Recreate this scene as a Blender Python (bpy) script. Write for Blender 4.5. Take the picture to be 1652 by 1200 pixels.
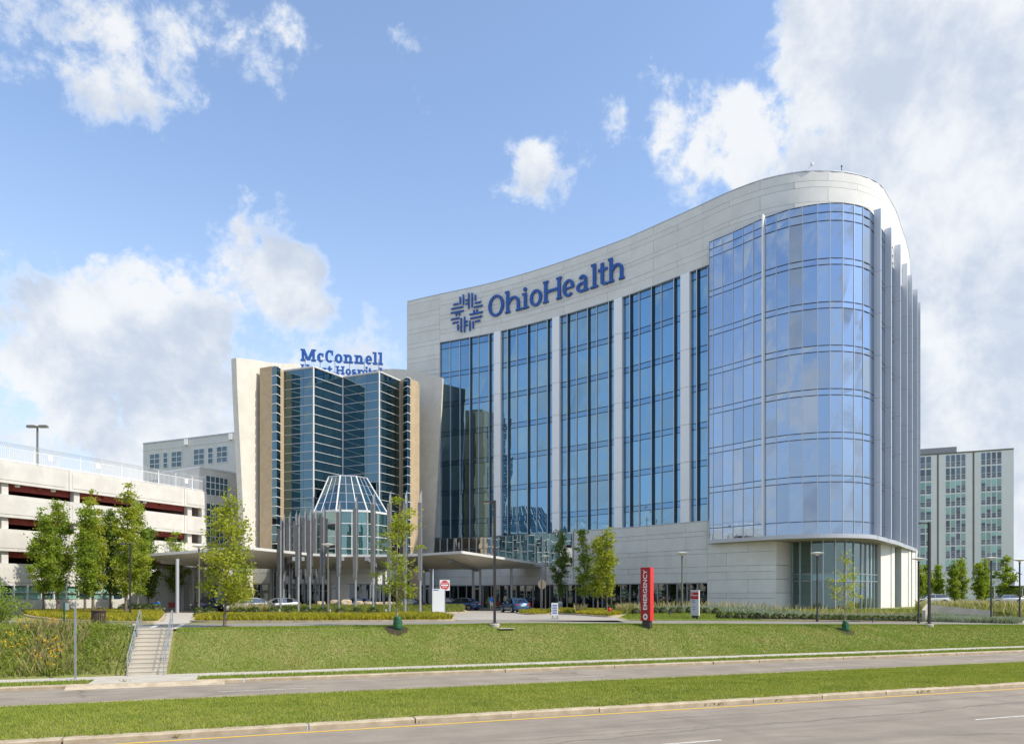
import bpy, bmesh, math, random
import numpy as np
from mathutils import Vector, Matrix, noise as mnoise

# ------------------------------------------------------------------ scene, camera, light
sc = bpy.context.scene
COL = sc.collection
for o in list(bpy.data.objects):
    bpy.data.objects.remove(o, do_unlink=True)
R = math.radians
F = 1200.0; CX = 826.0; HY = 960.0; CH = 1.75      # photo pixels: focal length, centre, horizon, camera height

cam_d = bpy.data.cameras.new('camera'); cam = bpy.data.objects.new('camera', cam_d); COL.objects.link(cam)
cam.location = (0, 0, CH); cam.rotation_euler = (R(90), 0, 0)
cam_d.sensor_width = 36; cam_d.lens = 36 * F / 1652.0
cam_d.shift_y = (HY - 600.0) / 1652.0
cam_d.clip_start = 0.5; cam_d.clip_end = 4000
sc.camera = cam

SUN_AZ = math.atan2(0.93, -0.38)       # compass style angle from +Y towards +X
SUN_EL = R(48)
sdir = Vector((math.sin(SUN_AZ) * math.cos(SUN_EL), math.cos(SUN_AZ) * math.cos(SUN_EL), math.sin(SUN_EL)))
sun_d = bpy.data.lights.new('sun', 'SUN'); sun_d.energy = 4.1; sun_d.angle = R(0.6); sun_d.color = (1.0, 0.94, 0.83)
sun = bpy.data.objects.new('sun', sun_d); COL.objects.link(sun)
sun.rotation_euler = (-sdir).to_track_quat('-Z', 'Y').to_euler(); sun.location = (60, -40, 90)

sc.view_settings.view_transform = 'Standard'; sc.view_settings.look = 'None'
sc.view_settings.exposure = 0.30; sc.view_settings.gamma = 1.0
try: sc.view_settings.use_curve_mapping = False
except Exception: pass
sc.render.engine = 'CYCLES'
sc.cycles.max_bounces = 8; sc.cycles.transparent_max_bounces = 12; sc.cycles.glossy_bounces = 4
sc.cycles.caustics_reflective = False; sc.cycles.caustics_refractive = False

def pdir(px, py):
    return Vector(((px - CX) / F, 1.0, (HY - py) / F)).normalized()

# ---- world: Nishita sky with procedural clouds fixed to world directions
W = bpy.data.worlds.new('World'); sc.world = W; W.use_nodes = True
nt = W.node_tree; nt.nodes.clear()
def N(tree, t, **kw):
    n = tree.nodes.new(t)
    for k, v in kw.items(): setattr(n, k, v)
    return n
def mth(tree, op, a, b=None, c=None, clamp=False):
    n = tree.nodes.new('ShaderNodeMath'); n.operation = op; n.use_clamp = clamp
    for i, v in enumerate((a, b, c)):
        if v is None: continue
        if isinstance(v, (int, float)): n.inputs[i].default_value = v
        else: tree.links.new(v, n.inputs[i])
    return n.outputs[0]
def mrange(tree, v, a, b, c=0.0, d=1.0, smooth=True):
    n = tree.nodes.new('ShaderNodeMapRange'); n.interpolation_type = 'SMOOTHSTEP' if smooth else 'LINEAR'
    tree.links.new(v, n.inputs[0])
    for i, x in enumerate((a, b, c, d)): n.inputs[i + 1].default_value = x
    return n.outputs[0]
def mixc(tree, fac, a, b, mode='MIX'):
    n = tree.nodes.new('ShaderNodeMix'); n.data_type = 'RGBA'; n.blend_type = mode
    if isinstance(fac, (int, float)): n.inputs[0].default_value = fac
    else: tree.links.new(fac, n.inputs[0])
    for i, v in ((6, a), (7, b)):
        if isinstance(v, (tuple, list)): n.inputs[i].default_value = (*v[:3], 1)
        else: tree.links.new(v, n.inputs[i])
    return n.outputs[2]
tc = N(nt, 'ShaderNodeTexCoord'); gen = tc.outputs['Generated']
sep = N(nt, 'ShaderNodeSeparateXYZ'); nt.links.new(gen, sep.inputs[0])
sky = N(nt, 'ShaderNodeTexSky', sky_type='NISHITA'); sky.sun_disc = False
sky.sun_elevation = SUN_EL; sky.sun_rotation = SUN_AZ
sky.air_density = 1.0; sky.dust_density = 0.6; sky.ozone_density = 2.0
hs = N(nt, 'ShaderNodeHueSaturation'); hs.inputs['Saturation'].default_value = 0.96; hs.inputs['Value'].default_value = 1.45
nt.links.new(sky.outputs[0], hs.inputs['Color'])
# plane-projected coordinates so clouds shrink towards the horizon
den = mth(nt, 'ADD', mth(nt, 'MAXIMUM', sep.outputs[2], 0.0), 0.16)
cx_ = mth(nt, 'DIVIDE', sep.outputs[0], den); cy_ = mth(nt, 'DIVIDE', sep.outputs[1], den)
cmb = N(nt, 'ShaderNodeCombineXYZ'); nt.links.new(cx_, cmb.inputs[0]); nt.links.new(cy_, cmb.inputs[1])
def noi(tree, vec, scale, detail=6, rough=0.55, dist=0.0, off=None):
    n = tree.nodes.new('ShaderNodeTexNoise'); n.inputs['Scale'].default_value = scale
    n.inputs['Detail'].default_value = detail; n.inputs['Roughness'].default_value = rough; n.inputs['Distortion'].default_value = dist
    if off:
        m = tree.nodes.new('ShaderNodeMapping'); m.inputs['Location'].default_value = off
        tree.links.new(vec, m.inputs[0]); vec = m.outputs[0]
    tree.links.new(vec, n.inputs['Vector'])
    return n.outputs['Fac']
n1 = noi(nt, cmb.outputs[0], 1.25, 9, 0.6, 0.35, (3.1, 0.7, 0))
n2 = noi(nt, gen, 7.0, 9, 0.66, 0.15)
n3 = noi(nt, gen, 24.0, 7, 0.64, 0.2, (4.4, 1.0, 0.3))
nsum = mth(nt, 'ADD', mth(nt, 'MULTIPLY', mth(nt, 'SUBTRACT', n1, 0.5), 0.45), mth(nt, 'MULTIPLY', mth(nt, 'SUBTRACT', n2, 0.5), 1.5))
dens = mth(nt, 'ADD', mth(nt, 'ADD', nsum, mth(nt, 'MULTIPLY', mth(nt, 'SUBTRACT', n3, 0.5), 1.15)), 0.775)
BL = [  # photo px, py, angular radius (deg), weight : the cloud masses seen in the sky
    (1610, 60, 20, .34), (1500, 200, 14, .26), (1400, 210, 9, .14), (1600, 330, 18, .34), (1640, 560, 18, .40), (1440, 20, 9, .20), (1330, 230, 6, .08),
    (30, 75, 10, .22), (150, 95, 8, .18), (290, 85, 8, .22), (400, 80, 8, .24), (480, 105, 6, .28),
    (60, 650, 14, .26), (260, 660, 12, .26), (180, 490, 6, .22), (255, 490, 6, .24), (60, 460, 9, .12), (430, 620, 12, .34), (300, 540, 8, .15),
    (1130, 240, 6, .50), (1185, 215, 4, .26), (1085, 262, 4, .16), (1045, 155, 5, .42), (930, 240, 5.5, .58), (842, 312, 4.6, .27), (830, 262, 3.6, .28), (1215, 277, 2.4, .34),
    (1240, 165, 5, .22), (1310, 60, 5, .26), (1290, 20, 4, .2), (430, 385, 6, .52), (488, 460, 4, .42), (648, 125, 5, .34), (660, 45, 3.6, .06), (190, 205, 5, .28), (580, 560, 7, .30), (1580, 700, 14, .34),
    (560, 280, 30, -.20), (860, 80, 28, -.17), (950, 380, 18, -.09), (620, 480, 12, -.06), (330, 310, 17, -.18), (60, 300, 9, -.10), (760, 420, 62, -.17), (400, 560, 22, -.05), (1200, 330, 16, -.06)]
for (px, py, rad, w) in BL:
    d = pdir(px, py); rad *= d.y ** 1.5 * 1.12
    dp = N(nt, 'ShaderNodeVectorMath', operation='DOT_PRODUCT'); nt.links.new(gen, dp.inputs[0]); dp.inputs[1].default_value = d
    b = mrange(nt, dp.outputs['Value'], math.cos(R(rad)), 1.0, 0, w)
    dens = mth(nt, 'ADD', dens, b)
mask = mrange(nt, dens, 0.64, 1.02)
shade = mrange(nt, noi(nt, gen, 7.0, 7, 0.6, 0.15, (0.13, 0.4, 0.22)), 0.38, 0.62, 0.0, 1.0)
cl_col = mixc(nt, shade, (3.3, 3.7, 4.35), (5.1, 5.2, 5.3))
thin = mixc(nt, mrange(nt, mask, 0.25, 0.95), (4.6, 5.0, 5.6), cl_col)
hz = mrange(nt, sep.outputs[2], 0.0, 0.52, 0.92, 0.02)
sky2 = mixc(nt, hz, hs.outputs[0], (3.3, 4.0, 5.0))
skyc = mixc(nt, mth(nt, 'MULTIPLY', mask, 0.93), sky2, thin)
bg = N(nt, 'ShaderNodeBackground'); bg.inputs[1].default_value = 0.15
out = N(nt, 'ShaderNodeOutputWorld')
nt.links.new(skyc, bg.inputs[0]); nt.links.new(bg.outputs[0], out.inputs[0])

# ------------------------------------------------------------------ helpers
def tag(o, label=None, cat=None, group=None, kind=None):
    if label: o['label'] = label
    if cat: o['category'] = cat
    if group: o['group'] = group
    if kind: o['kind'] = kind
    return o
def empty(name, loc=(0, 0, 0), rz=0.0, parent=None):
    o = bpy.data.objects.new(name, None); COL.objects.link(o); o.location = loc; o.rotation_euler = (0, 0, rz)
    o.empty_display_size = 0.3
    if parent: o.parent = parent
    return o
def thing(name, label, cat, loc=(0, 0, 0), rz=0.0, group=None):
    return tag(empty(name, loc, rz), label, cat, group)
def link(name, me, m=None, parent=None, loc=None, rz=None):
    o = bpy.data.objects.new(name, me); COL.objects.link(o)
    if m is not None and len(me.materials) == 0: me.materials.append(m)
    if parent: o.parent = parent
    if loc is not None: o.location = loc
    if rz is not None: o.rotation_euler = (0, 0, rz)
    return o
def dup(root, loc=None, rz=None, label=None, parent=None, scale=None):
    c = root.copy(); COL.objects.link(c); c.parent = parent
    if loc is not None: c.location = loc
    if rz is not None: c.rotation_euler = (0, 0, rz)
    if scale is not None: c.scale = scale
    if label: c['label'] = label
    for ch in list(root.children): dup(ch, parent=c)
    return c

class MB:
    def __init__(s): s.v = []; s.f = []
    def add(s, vs, fs):
        b = len(s.v); s.v += [tuple(p) for p in vs]; s.f += [tuple(b + i for i in q) for q in fs]; return s
    def box(s, c, d, rz=0.0, taper=1.0):
        hx, hy, hz = d[0] / 2, d[1] / 2, d[2] / 2; ca, sa = math.cos(rz), math.sin(rz); vs = []
        for z, k in ((-hz, 1), (hz, taper)):
            for x, y in ((-hx, -hy), (hx, -hy), (hx, hy), (-hx, hy)):
                x *= k; y *= k
                vs.append((c[0] + x * ca - y * sa, c[1] + x * sa + y * ca, c[2] + z))
        return s.add(vs, [(3, 2, 1, 0), (4, 5, 6, 7), (0, 1, 5, 4), (1, 2, 6, 5), (2, 3, 7, 6), (3, 0, 4, 7)])
    def bar(s, a, b, w, h=None, up=(0, 0, 1)):
        a = Vector(a); b = Vector(b); h = h or w; d = (b - a).normalized(); u = Vector(up)
        if abs(d.dot(u)) > .98: u = Vector((0, 1, 0))
        x = d.cross(u).normalized() * w / 2; y = x.cross(d).normalized() * h / 2
        vs = [a - x - y, a + x - y, a + x + y, a - x + y, b - x - y, b + x - y, b + x + y, b - x + y]
        return s.add(vs, [(3, 2, 1, 0), (4, 5, 6, 7), (0, 1, 5, 4), (1, 2, 6, 5), (2, 3, 7, 6), (3, 0, 4, 7)])
    def tube(s, pts, rad, n=8, cap=True):
        pts = [Vector(p) for p in pts]; b = len(s.v)
        if isinstance(rad, (int, float)): rad = [rad] * len(pts)
        up = Vector((0, 0, 1))
        for i, p in enumerate(pts):
            d = (pts[min(i + 1, len(pts) - 1)] - pts[max(i - 1, 0)]).normalized()
            a = Vector((1, 0, 0)) if abs(d.z) > .9 else up
            x = d.cross(a).normalized(); y = d.cross(x).normalized()
            for k in range(n):
                t = 2 * math.pi * k / n; s.v.append(tuple(p + (x * math.cos(t) + y * math.sin(t)) * rad[i]))
        for i in range(len(pts) - 1):
            for k in range(n):
                k2 = (k + 1) % n; s.f.append((b + i * n + k, b + i * n + k2, b + (i + 1) * n + k2, b + (i + 1) * n + k))
        if cap:
            s.f.append(tuple(b + k for k in range(n))[::-1]); e = b + (len(pts) - 1) * n; s.f.append(tuple(e + k for k in range(n)))
        return s
    def lathe(s, prof, n=16, c=(0, 0, 0)):
        b = len(s.v)
        for r, z in prof:
            for k in range(n):
                t = 2 * math.pi * k / n; s.v.append((c[0] + r * math.cos(t), c[1] + r * math.sin(t), c[2] + z))
        for i in range(len(prof) - 1):
            for k in range(n):
                k2 = (k + 1) % n; s.f.append((b + i * n + k, b + i * n + k2, b + (i + 1) * n + k2, b + (i + 1) * n + k))
        s.f.append(tuple(b + k for k in range(n))[::-1]); e = b + (len(prof) - 1) * n; s.f.append(tuple(e + k for k in range(n)))
        return s
    def prism(s, poly, z0, z1):
        n = len(poly); vs = [(p[0], p[1], z0) for p in poly] + [(p[0], p[1], z1) for p in poly]
        fs = [tuple(range(n))[::-1], tuple(range(n, 2 * n))] + [(i, (i + 1) % n, n + (i + 1) % n, n + i) for i in range(n)]
        return s.add(vs, fs)
    def slab(s, top, th):            # any planar-ish 3d polygon extruded down
        n = len(top); vs = [tuple(p) for p in top] + [(p[0], p[1], p[2] - th) for p in top]
        fs = [tuple(range(n)), tuple(range(n, 2 * n))[::-1]] + [(i, n + i, n + (i + 1) % n, (i + 1) % n) for i in range(n)]
        return s.add(vs, fs)
    def mesh(s, name, smooth=False):
        me = bpy.data.meshes.new(name); me.from_pydata(s.v, [], s.f); me.update()
        bm = bmesh.new(); bm.from_mesh(me); bmesh.ops.recalc_face_normals(bm, faces=bm.faces); bm.to_mesh(me); bm.free()
        if smooth:
            me.polygons.foreach_set('use_smooth', [True] * len(me.polygons)); me.set_sharp_from_angle(angle=R(smooth if smooth is not True else 40))
        return me
    def build(s, name, m, parent=None, smooth=False, loc=None, rz=None):
        return link(name, s.mesh(name, smooth), m, parent, loc, rz)

def np_mesh(name, V, Fq, k):        # fast mesh from arrays; Fq (n,k) vertex ids
    me = bpy.data.meshes.new(name); n = len(Fq)
    me.vertices.add(len(V)); me.vertices.foreach_set('co', np.asarray(V, np.float32).ravel())
    me.loops.add(n * k); me.loops.foreach_set('vertex_index', np.asarray(Fq, np.int32).ravel())
    me.polygons.add(n); me.polygons.foreach_set('loop_start', np.arange(0, n * k, k, dtype=np.int32))
    me.polygons.foreach_set('loop_total', np.full(n, k, np.int32))
    me.update(calc_edges=True); me.validate(); return me

# ------------------------------------------------------------------ materials
MATS = {}
def mat(name, col, rough=0.7, col2=None, scale=2.0, amt=0.5, bump=0.0, bscale=40.0, metal=0.0, spec=0.4, rnd=0.0, detail=6, extra=None, coords='Object'):
    m = bpy.data.materials.new(name); m.use_nodes = True; t = m.node_tree; p = t.nodes['Principled BSDF']
    p.inputs['Roughness'].default_value = rough; p.inputs['Metallic'].default_value = metal
    p.inputs['Specular IOR Level'].default_value = spec
    co = t.nodes.new('ShaderNodeTexCoord').outputs[coords]
    c = col
    if col2 is not None:
        f = mrange(t, noi(t, co, scale, detail, 0.6), 0.5 - 0.25 / max(amt, .01) * .5, 0.5 + 0.25 / max(amt, .01) * .5)
        c = mixc(t, f, col, col2)
    if extra: c = extra(t, co, c)
    if rnd:
        oi = t.nodes.new('ShaderNodeObjectInfo'); h = t.nodes.new('ShaderNodeHueSaturation')
        t.links.new(mrange(t, oi.outputs['Random'], 0, 1, 1 - rnd, 1 + rnd, False), h.inputs['Value'])
        if isinstance(c, (tuple, list)): h.inputs['Color'].default_value = (*c, 1)
        else: t.links.new(c, h.inputs['Color'])
        c = h.outputs[0]
    if isinstance(c, (tuple, list)): p.inputs['Base Color'].default_value = (*c, 1)
    else: t.links.new(c, p.inputs['Base Color'])
    if bump:
        b = t.nodes.new('ShaderNodeBump'); b.inputs['Strength'].default_value = bump; b.inputs['Distance'].default_value = 0.02
        t.links.new(noi(t, co, bscale, 4, 0.6), b.inputs['Height']); t.links.new(b.outputs[0], p.inputs['Normal'])
    MATS[name] = m; return m

def glassmat(name, body, tint, refl=0.6, rnd=0.25, wave=0.0, trans=0.0, tcol=(.5, .6, .6), edge=True, rough=0.015, light=None):
    """coated glass: mirror layer over a dark (or see-through) body; each pane differs a little"""
    m = bpy.data.materials.new(name); m.use_nodes = True; t = m.node_tree; t.nodes.clear()
    o = t.nodes.new('ShaderNodeOutputMaterial'); oi = t.nodes.new('ShaderNodeObjectInfo')
    d = t.nodes.new('ShaderNodeBsdfDiffuse')
    h = t.nodes.new('ShaderNodeHueSaturation'); h.inputs['Color'].default_value = (*body, 1)
    t.links.new(mrange(t, oi.outputs['Random'], 0, 1, 1 - rnd, 1 + rnd, False), h.inputs['Value'])
    bc = h.outputs[0]
    if light:
        w = t.nodes.new('ShaderNodeTexWhiteNoise'); w.noise_dimensions = '1D'; t.links.new(oi.outputs['Random'], w.inputs['W'])
        bc = mixc(t, mrange(t, w.outputs['Value'], light[1], light[1] + .02), bc, light[0])
    t.links.new(bc, d.inputs[0])
    base = d.outputs[0]
    if trans:
        tr = t.nodes.new('ShaderNodeBsdfTransparent'); tr.inputs[0].default_value = (*tcol, 1)
        mx = t.nodes.new('ShaderNodeMixShader'); mx.inputs[0].default_value = trans
        t.links.new(base, mx.inputs[1]); t.links.new(tr.outputs[0], mx.inputs[2]); base = mx.outputs[0]
    g = t.nodes.new('ShaderNodeBsdfGlossy'); g.inputs['Roughness'].default_value = rough; g.inputs[0].default_value = (*tint, 1)
    if wave:
        b = t.nodes.new('ShaderNodeBump'); b.inputs['Strength'].default_value = wave; b.inputs['Distance'].default_value = 0.05
        co = t.nodes.new('ShaderNodeNewGeometry').outputs['Position']
        t.links.new(noi(t, co, 0.45, 1, 0.4), b.inputs['Height']); t.links.new(b.outputs[0], g.inputs['Normal'])
    lw = t.nodes.new('ShaderNodeLayerWeight'); lw.inputs['Blend'].default_value = 0.35
    fac = mth(t, 'ADD', mrange(t, lw.outputs['Facing'], 0.0, 1.0, refl, min(1.0, refl + 0.35), False), mrange(t, oi.outputs['Random'], 0, 1, -rnd * .11, rnd * .11, False), clamp=True)
    mx = t.nodes.new('ShaderNodeMixShader'); t.links.new(fac, mx.inputs[0]); t.links.new(base, mx.inputs[1]); t.links.new(g.outputs[0], mx.inputs[2])
    t.links.new(mx.outputs[0], o.inputs[0]); MATS[name] = m; return m

def streak(c2, lo=.5, hi=.75, sx=(1.2, 1.2, .08), amt=.5):
    def f(t, co, c):
        mp = t.nodes.new('ShaderNodeMapping'); mp.inputs['Scale'].default_value = sx; t.links.new(co, mp.inputs[0])
        return mixc(t, mth(t, 'MULTIPLY', mrange(t, noi(t, mp.outputs[0], 1.0, 5, .6), lo, hi), amt), c, c2)
    return f
M = MATS
mat('stone_panel', (.71, .695, .645), .75, (.66, .645, .595), .6, .8, .05, 30, rnd=.035, extra=streak((.58, .56, .51), .52, .8, (.6, .6, .05), .28))
mat('stone_back', (.36, .35, .32), .9)
mat('sail_stone', (.66, .625, .545), .8, (.60, .565, .49), .9, .8, .1, 12, extra=streak((.42, .40, .35), .55, .8, (.5, .5, .06), .4))
mat('tan_brick', (.50, .39, .25), .85, (.44, .34, .215), 1.5, .8, .15, 20)
mat('pilaster_metal', (.84, .845, .85), .45)
mat('mullion_silver', (.52, .53, .55), .35, metal=.5)
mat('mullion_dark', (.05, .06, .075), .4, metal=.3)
mat('fin_dark', (.028, .058, .072), .25, spec=.5)
mat('fin_metal', (.66, .70, .76), .3, (.60, .65, .72), .3, .6, metal=.1, extra=streak((.55, .60, .67), .5, .8, (.8, .8, .05), .4))
mat('ward_white', (.80, .79, .76), .8, (.76, .75, .72), .3, .7)
mat('white_paint', (.72, .72, .70), .5, (.66, .66, .64), 1.0, .6)
mat('roof_grey', (.35, .35, .34), .9)
mat('soffit', (.50, .475, .43), .6, (.46, .44, .40), .5, .6)
mat('canopy_white', (.66, .65, .62), .5, (.60, .59, .56), .4, .7)
mat('canopy_under', (.74, .70, .64), .7, (.69, .655, .60), .3, .7)
mat('steel_grey', (.30, .31, .32), .45, metal=.3)
mat('steel_light', (.50, .51, .53), .4, metal=.35)
mat('pylon_metal', (.40, .405, .41), .42, (.34, .345, .35), .8, .7, metal=.55, rnd=.08)
mat('pylon_plate', (.15, .15, .147), .5, (.11, .11, .108), .6, .7, metal=.3, rnd=.08)
mat('lamp_dark', (.05, .046, .042), .45, metal=.3)
mat('lamp_bronze', (.16, .145, .115), .45, metal=.3)
mat('lamp_lens', (.75, .74, .70), .4)
mat('concrete_band', (.62, .595, .545), .85, (.55, .525, .48), .7, .8, .08, 25, extra=streak((.42, .39, .34), .52, .8, (.7, .7, .07), .4))
mat('garage_red', (.34, .075, .06), .9, (.27, .055, .045), 1, .7)
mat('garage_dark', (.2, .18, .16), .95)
mat('kerb_concrete', (.46, .38, .27), .9, (.35, .28, .19), 2.2, .9, .2, 30, rnd=.06)
mat('walk_concrete', (.48, .44, .37), .9, (.41, .375, .315), 1.4, .9, .15, 30, rnd=.05)
mat('step_concrete', (.50, .45, .37), .9, (.42, .38, .31), 2.0, .9, .15, 30, rnd=.05)
def cracks(t, co, c):
    def vor(sc_, w, off):
        mp = t.nodes.new('ShaderNodeMapping'); mp.inputs['Location'].default_value = off; t.links.new(co, mp.inputs[0])
        nz = t.nodes.new('ShaderNodeTexNoise'); nz.inputs['Scale'].default_value = 1.2; nz.inputs['Detail'].default_value = 5; t.links.new(mp.outputs[0], nz.inputs['Vector'])
        ad = t.nodes.new('ShaderNodeMix'); ad.data_type = 'VECTOR'; ad.inputs[0].default_value = .35
        t.links.new(mp.outputs[0], ad.inputs[4]); t.links.new(nz.outputs['Color'], ad.inputs[5])
        v = t.nodes.new('ShaderNodeTexVoronoi'); v.feature = 'DISTANCE_TO_EDGE'; v.inputs['Scale'].default_value = sc_; t.links.new(ad.outputs[1], v.inputs['Vector'])
        return mrange(t, v.outputs['Distance'], 0.0, w, 1.0, 0.0)
    gate = mrange(t, noi(t, co, .12, 3), .5, .62)
    k = mth(t, 'MULTIPLY', vor(.16, .012, (3, 1, 0)), gate)
    c = mixc(t, mth(t, 'MULTIPLY', k, .6), c, (.07, .062, .052))
    sx_ = t.nodes.new('ShaderNodeSeparateXYZ'); t.links.new(co, sx_.inputs[0])
    wob = mth(t, 'MULTIPLY', mth(t, 'SUBTRACT', noi(t, co, .35, 4, .6), .5), 1.1)
    for (v0, sl, u0, u1, wd, st) in ((17.35, .045, 4, 30, .05, .65), (18.6, -.03, -2, 22, .035, .5), (19.7, .012, 9, 60, .05, .55), (20.9, .0, -20, 3, .035, .4), (33.2, .0, -30, 60, .05, .5), (30.1, .01, -20, 40, .04, .4)):
        ln = mth(t, 'ABSOLUTE', mth(t, 'ADD', mth(t, 'SUBTRACT', sx_.outputs[1], mth(t, 'ADD', mth(t, 'MULTIPLY', sx_.outputs[0], sl), v0)), wob))
        g = mth(t, 'MULTIPLY', mrange(t, ln, wd * .5, wd * 1.3, 1, 0), mth(t, 'MULTIPLY', mrange(t, sx_.outputs[0], u0, u0 + 3), mrange(t, sx_.outputs[0], u1 - 5, u1, 1, 0)))
        c = mixc(t, mth(t, 'MULTIPLY', g, st), c, (.075, .068, .06))
    # long tyre-polished and patched bands along the road (local x = along)
    mp = t.nodes.new('ShaderNodeMapping'); mp.inputs['Scale'].default_value = (.03, .9, 1); t.links.new(co, mp.inputs[0])
    c = mixc(t, mth(t, 'MULTIPLY', mrange(t, noi(t, mp.outputs[0], 1.0, 5, .65), .45, .70), .5), c, (.145, .128, .108))
    return mixc(t, mth(t, 'MULTIPLY', mrange(t, noi(t, co, 38, 2), .45, .8), .3), c, (.44, .41, .36))
mat('asphalt_light', (.29, .243, .192), .92, (.22, .184, .146), .5, .7, .35, 60, extra=cracks)
mat('asphalt_drive', (.25, .228, .195), .92, (.21, .19, .165), .5, .7, .3, 60, extra=cracks)
mat('plaza_asphalt', (.37, .34, .295), .92, (.32, .295, .255), .3, .7, .3, 60)
mat('road_paint', (.62, .60, .55), .8, (.42, .40, .36), 6, .9)
mat('road_yellow', (.70, .43, .035), .8, (.56, .36, .06), 6, .9)
mat('grass_soil', (.18, .20, .045), .95, (.26, .23, .085), .35, .7, .4, 18, extra=lambda t, co, c: mixc(t, mth(t, 'MULTIPLY', mrange(t, noi(t, co, 5.5, 6, .7), .35, .7), .55), c, (.09, .12, .022)))
mat('mulch', (.055, .038, .025), .95, (.03, .02, .014), 9, .9, .5, 30)
mat('mulch_tan', (.20, .15, .09), .95, (.13, .10, .06), 4, .9, .5, 30)
mat('boulder', (.52, .43, .30), .9, (.38, .30, .20), 2.5, .9, .5, 6, rnd=.12)
mat('bark', (.20, .165, .125), .9, (.11, .09, .07), 9, .9, .4, 20)
mat('bark_pale', (.34, .29, .22), .9, (.22, .18, .13), 9, .9, .4, 20)
mat('sign_blue', (.018, .092, .34), .45, rnd=.03)
mat('sign_red', (.60, .022, .018), .35)
mat('sign_red_dark', (.34, .012, .014), .4)
mat('sign_white', (.78, .78, .76), .4)
mat('sign_grey', (.42, .44, .46), .45)
mat('sign_back', (.21, .18, .13), .6)
mat('black', (.015, .015, .015), .6)
mat('black_plastic', (.035, .035, .037), .5)
mat('green_bag', (.018, .115, .045), .6, (.012, .075, .03), 6, .8, .6, 8)
mat('post_green', (.02, .09, .06), .5)
mat('galv', (.40, .42, .44), .4, (.33, .35, .37), 3, .8, metal=.5)
mat('can_brown', (.085, .06, .042), .5)
mat('hydrant_red', (.52, .02, .02), .4)
mat('rubber', (.022, .022, .022), .8)
mat('rim', (.45, .46, .47), .3, metal=.8)
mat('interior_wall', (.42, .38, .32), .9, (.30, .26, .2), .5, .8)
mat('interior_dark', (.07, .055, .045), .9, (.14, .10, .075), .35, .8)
mat('interior_green', (.50, .56, .50), .9, (.42, .48, .43), .3, .7)
mat('lens_red', (.35, .01, .01), .2); mat('lens_clear', (.7, .72, .74), .15)
mat('plate', (.7, .7, .68), .5)
glassmat('tower_glass', (.026, .062, .085), (.28, .48, .66), .64, .55, .02, light=((.10, .17, .19), .78))
glassmat('tower_spandrel', (.016, .045, .075), (.24, .43, .64), .60, .15, .012)
glassmat('bay_glass', (.055, .08, .12), (.47, .58, .74), .64, .5, .02, light=((.17, .20, .23), .84))
glassmat('bay_spandrel', (.05, .075, .11), (.47, .58, .74), .68, .1, .012)
glassmat('heart_glass', (.012, .030, .036), (.22, .34, .40), .50, .3, .012)
glassmat('ribbon_glass', (.012, .018, .024), (.72, .76, .80), .72, .2, .03)
glassmat('green_glass', (.05, .12, .11), (.55, .75, .75), .30, .3, .01, trans=.35, tcol=(.55, .75, .7))
glassmat('store_glass', (.012, .014, .014), (.75, .80, .85), .12, .3, .02, trans=.72, tcol=(.55, .60, .58))
glassmat('lobby_glass', (.05, .08, .07), (.8, .9, .9), .10, .2, .01, trans=.85, tcol=(.70, .84, .78))
glassmat('window_blue', (.022, .055, .075), (.35, .48, .56), .20, .35, .01)
glassmat('window_teal', (.25, .46, .385), (.7, .85, .85), .12, .25, .01)
glassmat('window_dark', (.03, .04, .05), (.6, .7, .8), .18, .4, .01)
glassmat('car_glass', (.012, .014, .016), (.8, .85, .9), .18, .1)
def carpaint(name, c, metal=.35):
    m = mat(name, c, .28, metal=metal, spec=.5); m.node_tree.nodes['Principled BSDF'].inputs['Coat Weight'].default_value = .6
    m.node_tree.nodes['Principled BSDF'].inputs['Coat Roughness'].default_value = .05; return m
carpaint('paint_blue', (.035, .10, .22)); carpaint('paint_navy', (.012, .016, .035)); carpaint('paint_white', (.62, .62, .60), .05)
carpaint('paint_silver', (.42, .42, .41), .5); carpaint('paint_pale_blue', (.16, .22, .36)); carpaint('paint_maroon', (.06, .012, .015))

def leafmat(name, a, b, c, trans=.45, rough=.6, oscale=.35, stretch=None):
    m = bpy.data.materials.new(name); m.use_nodes = True; t = m.node_tree; t.nodes.clear()
    o = t.nodes.new('ShaderNodeOutputMaterial'); g = t.nodes.new('ShaderNodeNewGeometry')
    cc = mixc(t, g.outputs['Random Per Island'], a, b)
    pos = g.outputs['Position']
    if stretch:
        mp = t.nodes.new('ShaderNodeMapping'); mp.inputs['Rotation'].default_value = (0, 0, -math.atan2(.344, .939)); mp.inputs['Scale'].default_value = stretch; t.links.new(pos, mp.inputs[0]); pos = mp.outputs[0]
    cc = mixc(t, mrange(t, noi(t, pos, oscale, 6, .72), .42, .66), cc, c)
    d = t.nodes.new('ShaderNodeBsdfPrincipled'); d.inputs['Roughness'].default_value = rough; d.inputs['Specular IOR Level'].default_value = .25
    t.links.new(cc, d.inputs['Base Color'])
    tr = t.nodes.new('ShaderNodeBsdfTranslucent'); t.links.new(mixc(t, 1.0, cc, (1.25, 1.2, .6), 'MULTIPLY'), tr.inputs[0])
    mx = t.nodes.new('ShaderNodeMixShader'); mx.inputs[0].default_value = trans
    t.links.new(d.outputs[0], mx.inputs[1]); t.links.new(tr.outputs[0], mx.inputs[2]); t.links.new(mx.outputs[0], o.inputs[0])
    MATS[name] = m; return m
leafmat('leaf_mid', (.215, .31, .036), (.36, .42, .058), (.17, .265, .034), .5)
leafmat('leaf_yellow', (.30, .35, .036), (.45, .47, .06), (.23, .30, .036), .5)
leafmat('leaf_dark', (.11, .185, .03), (.21, .27, .05), (.08, .15, .026), .45)
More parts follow.
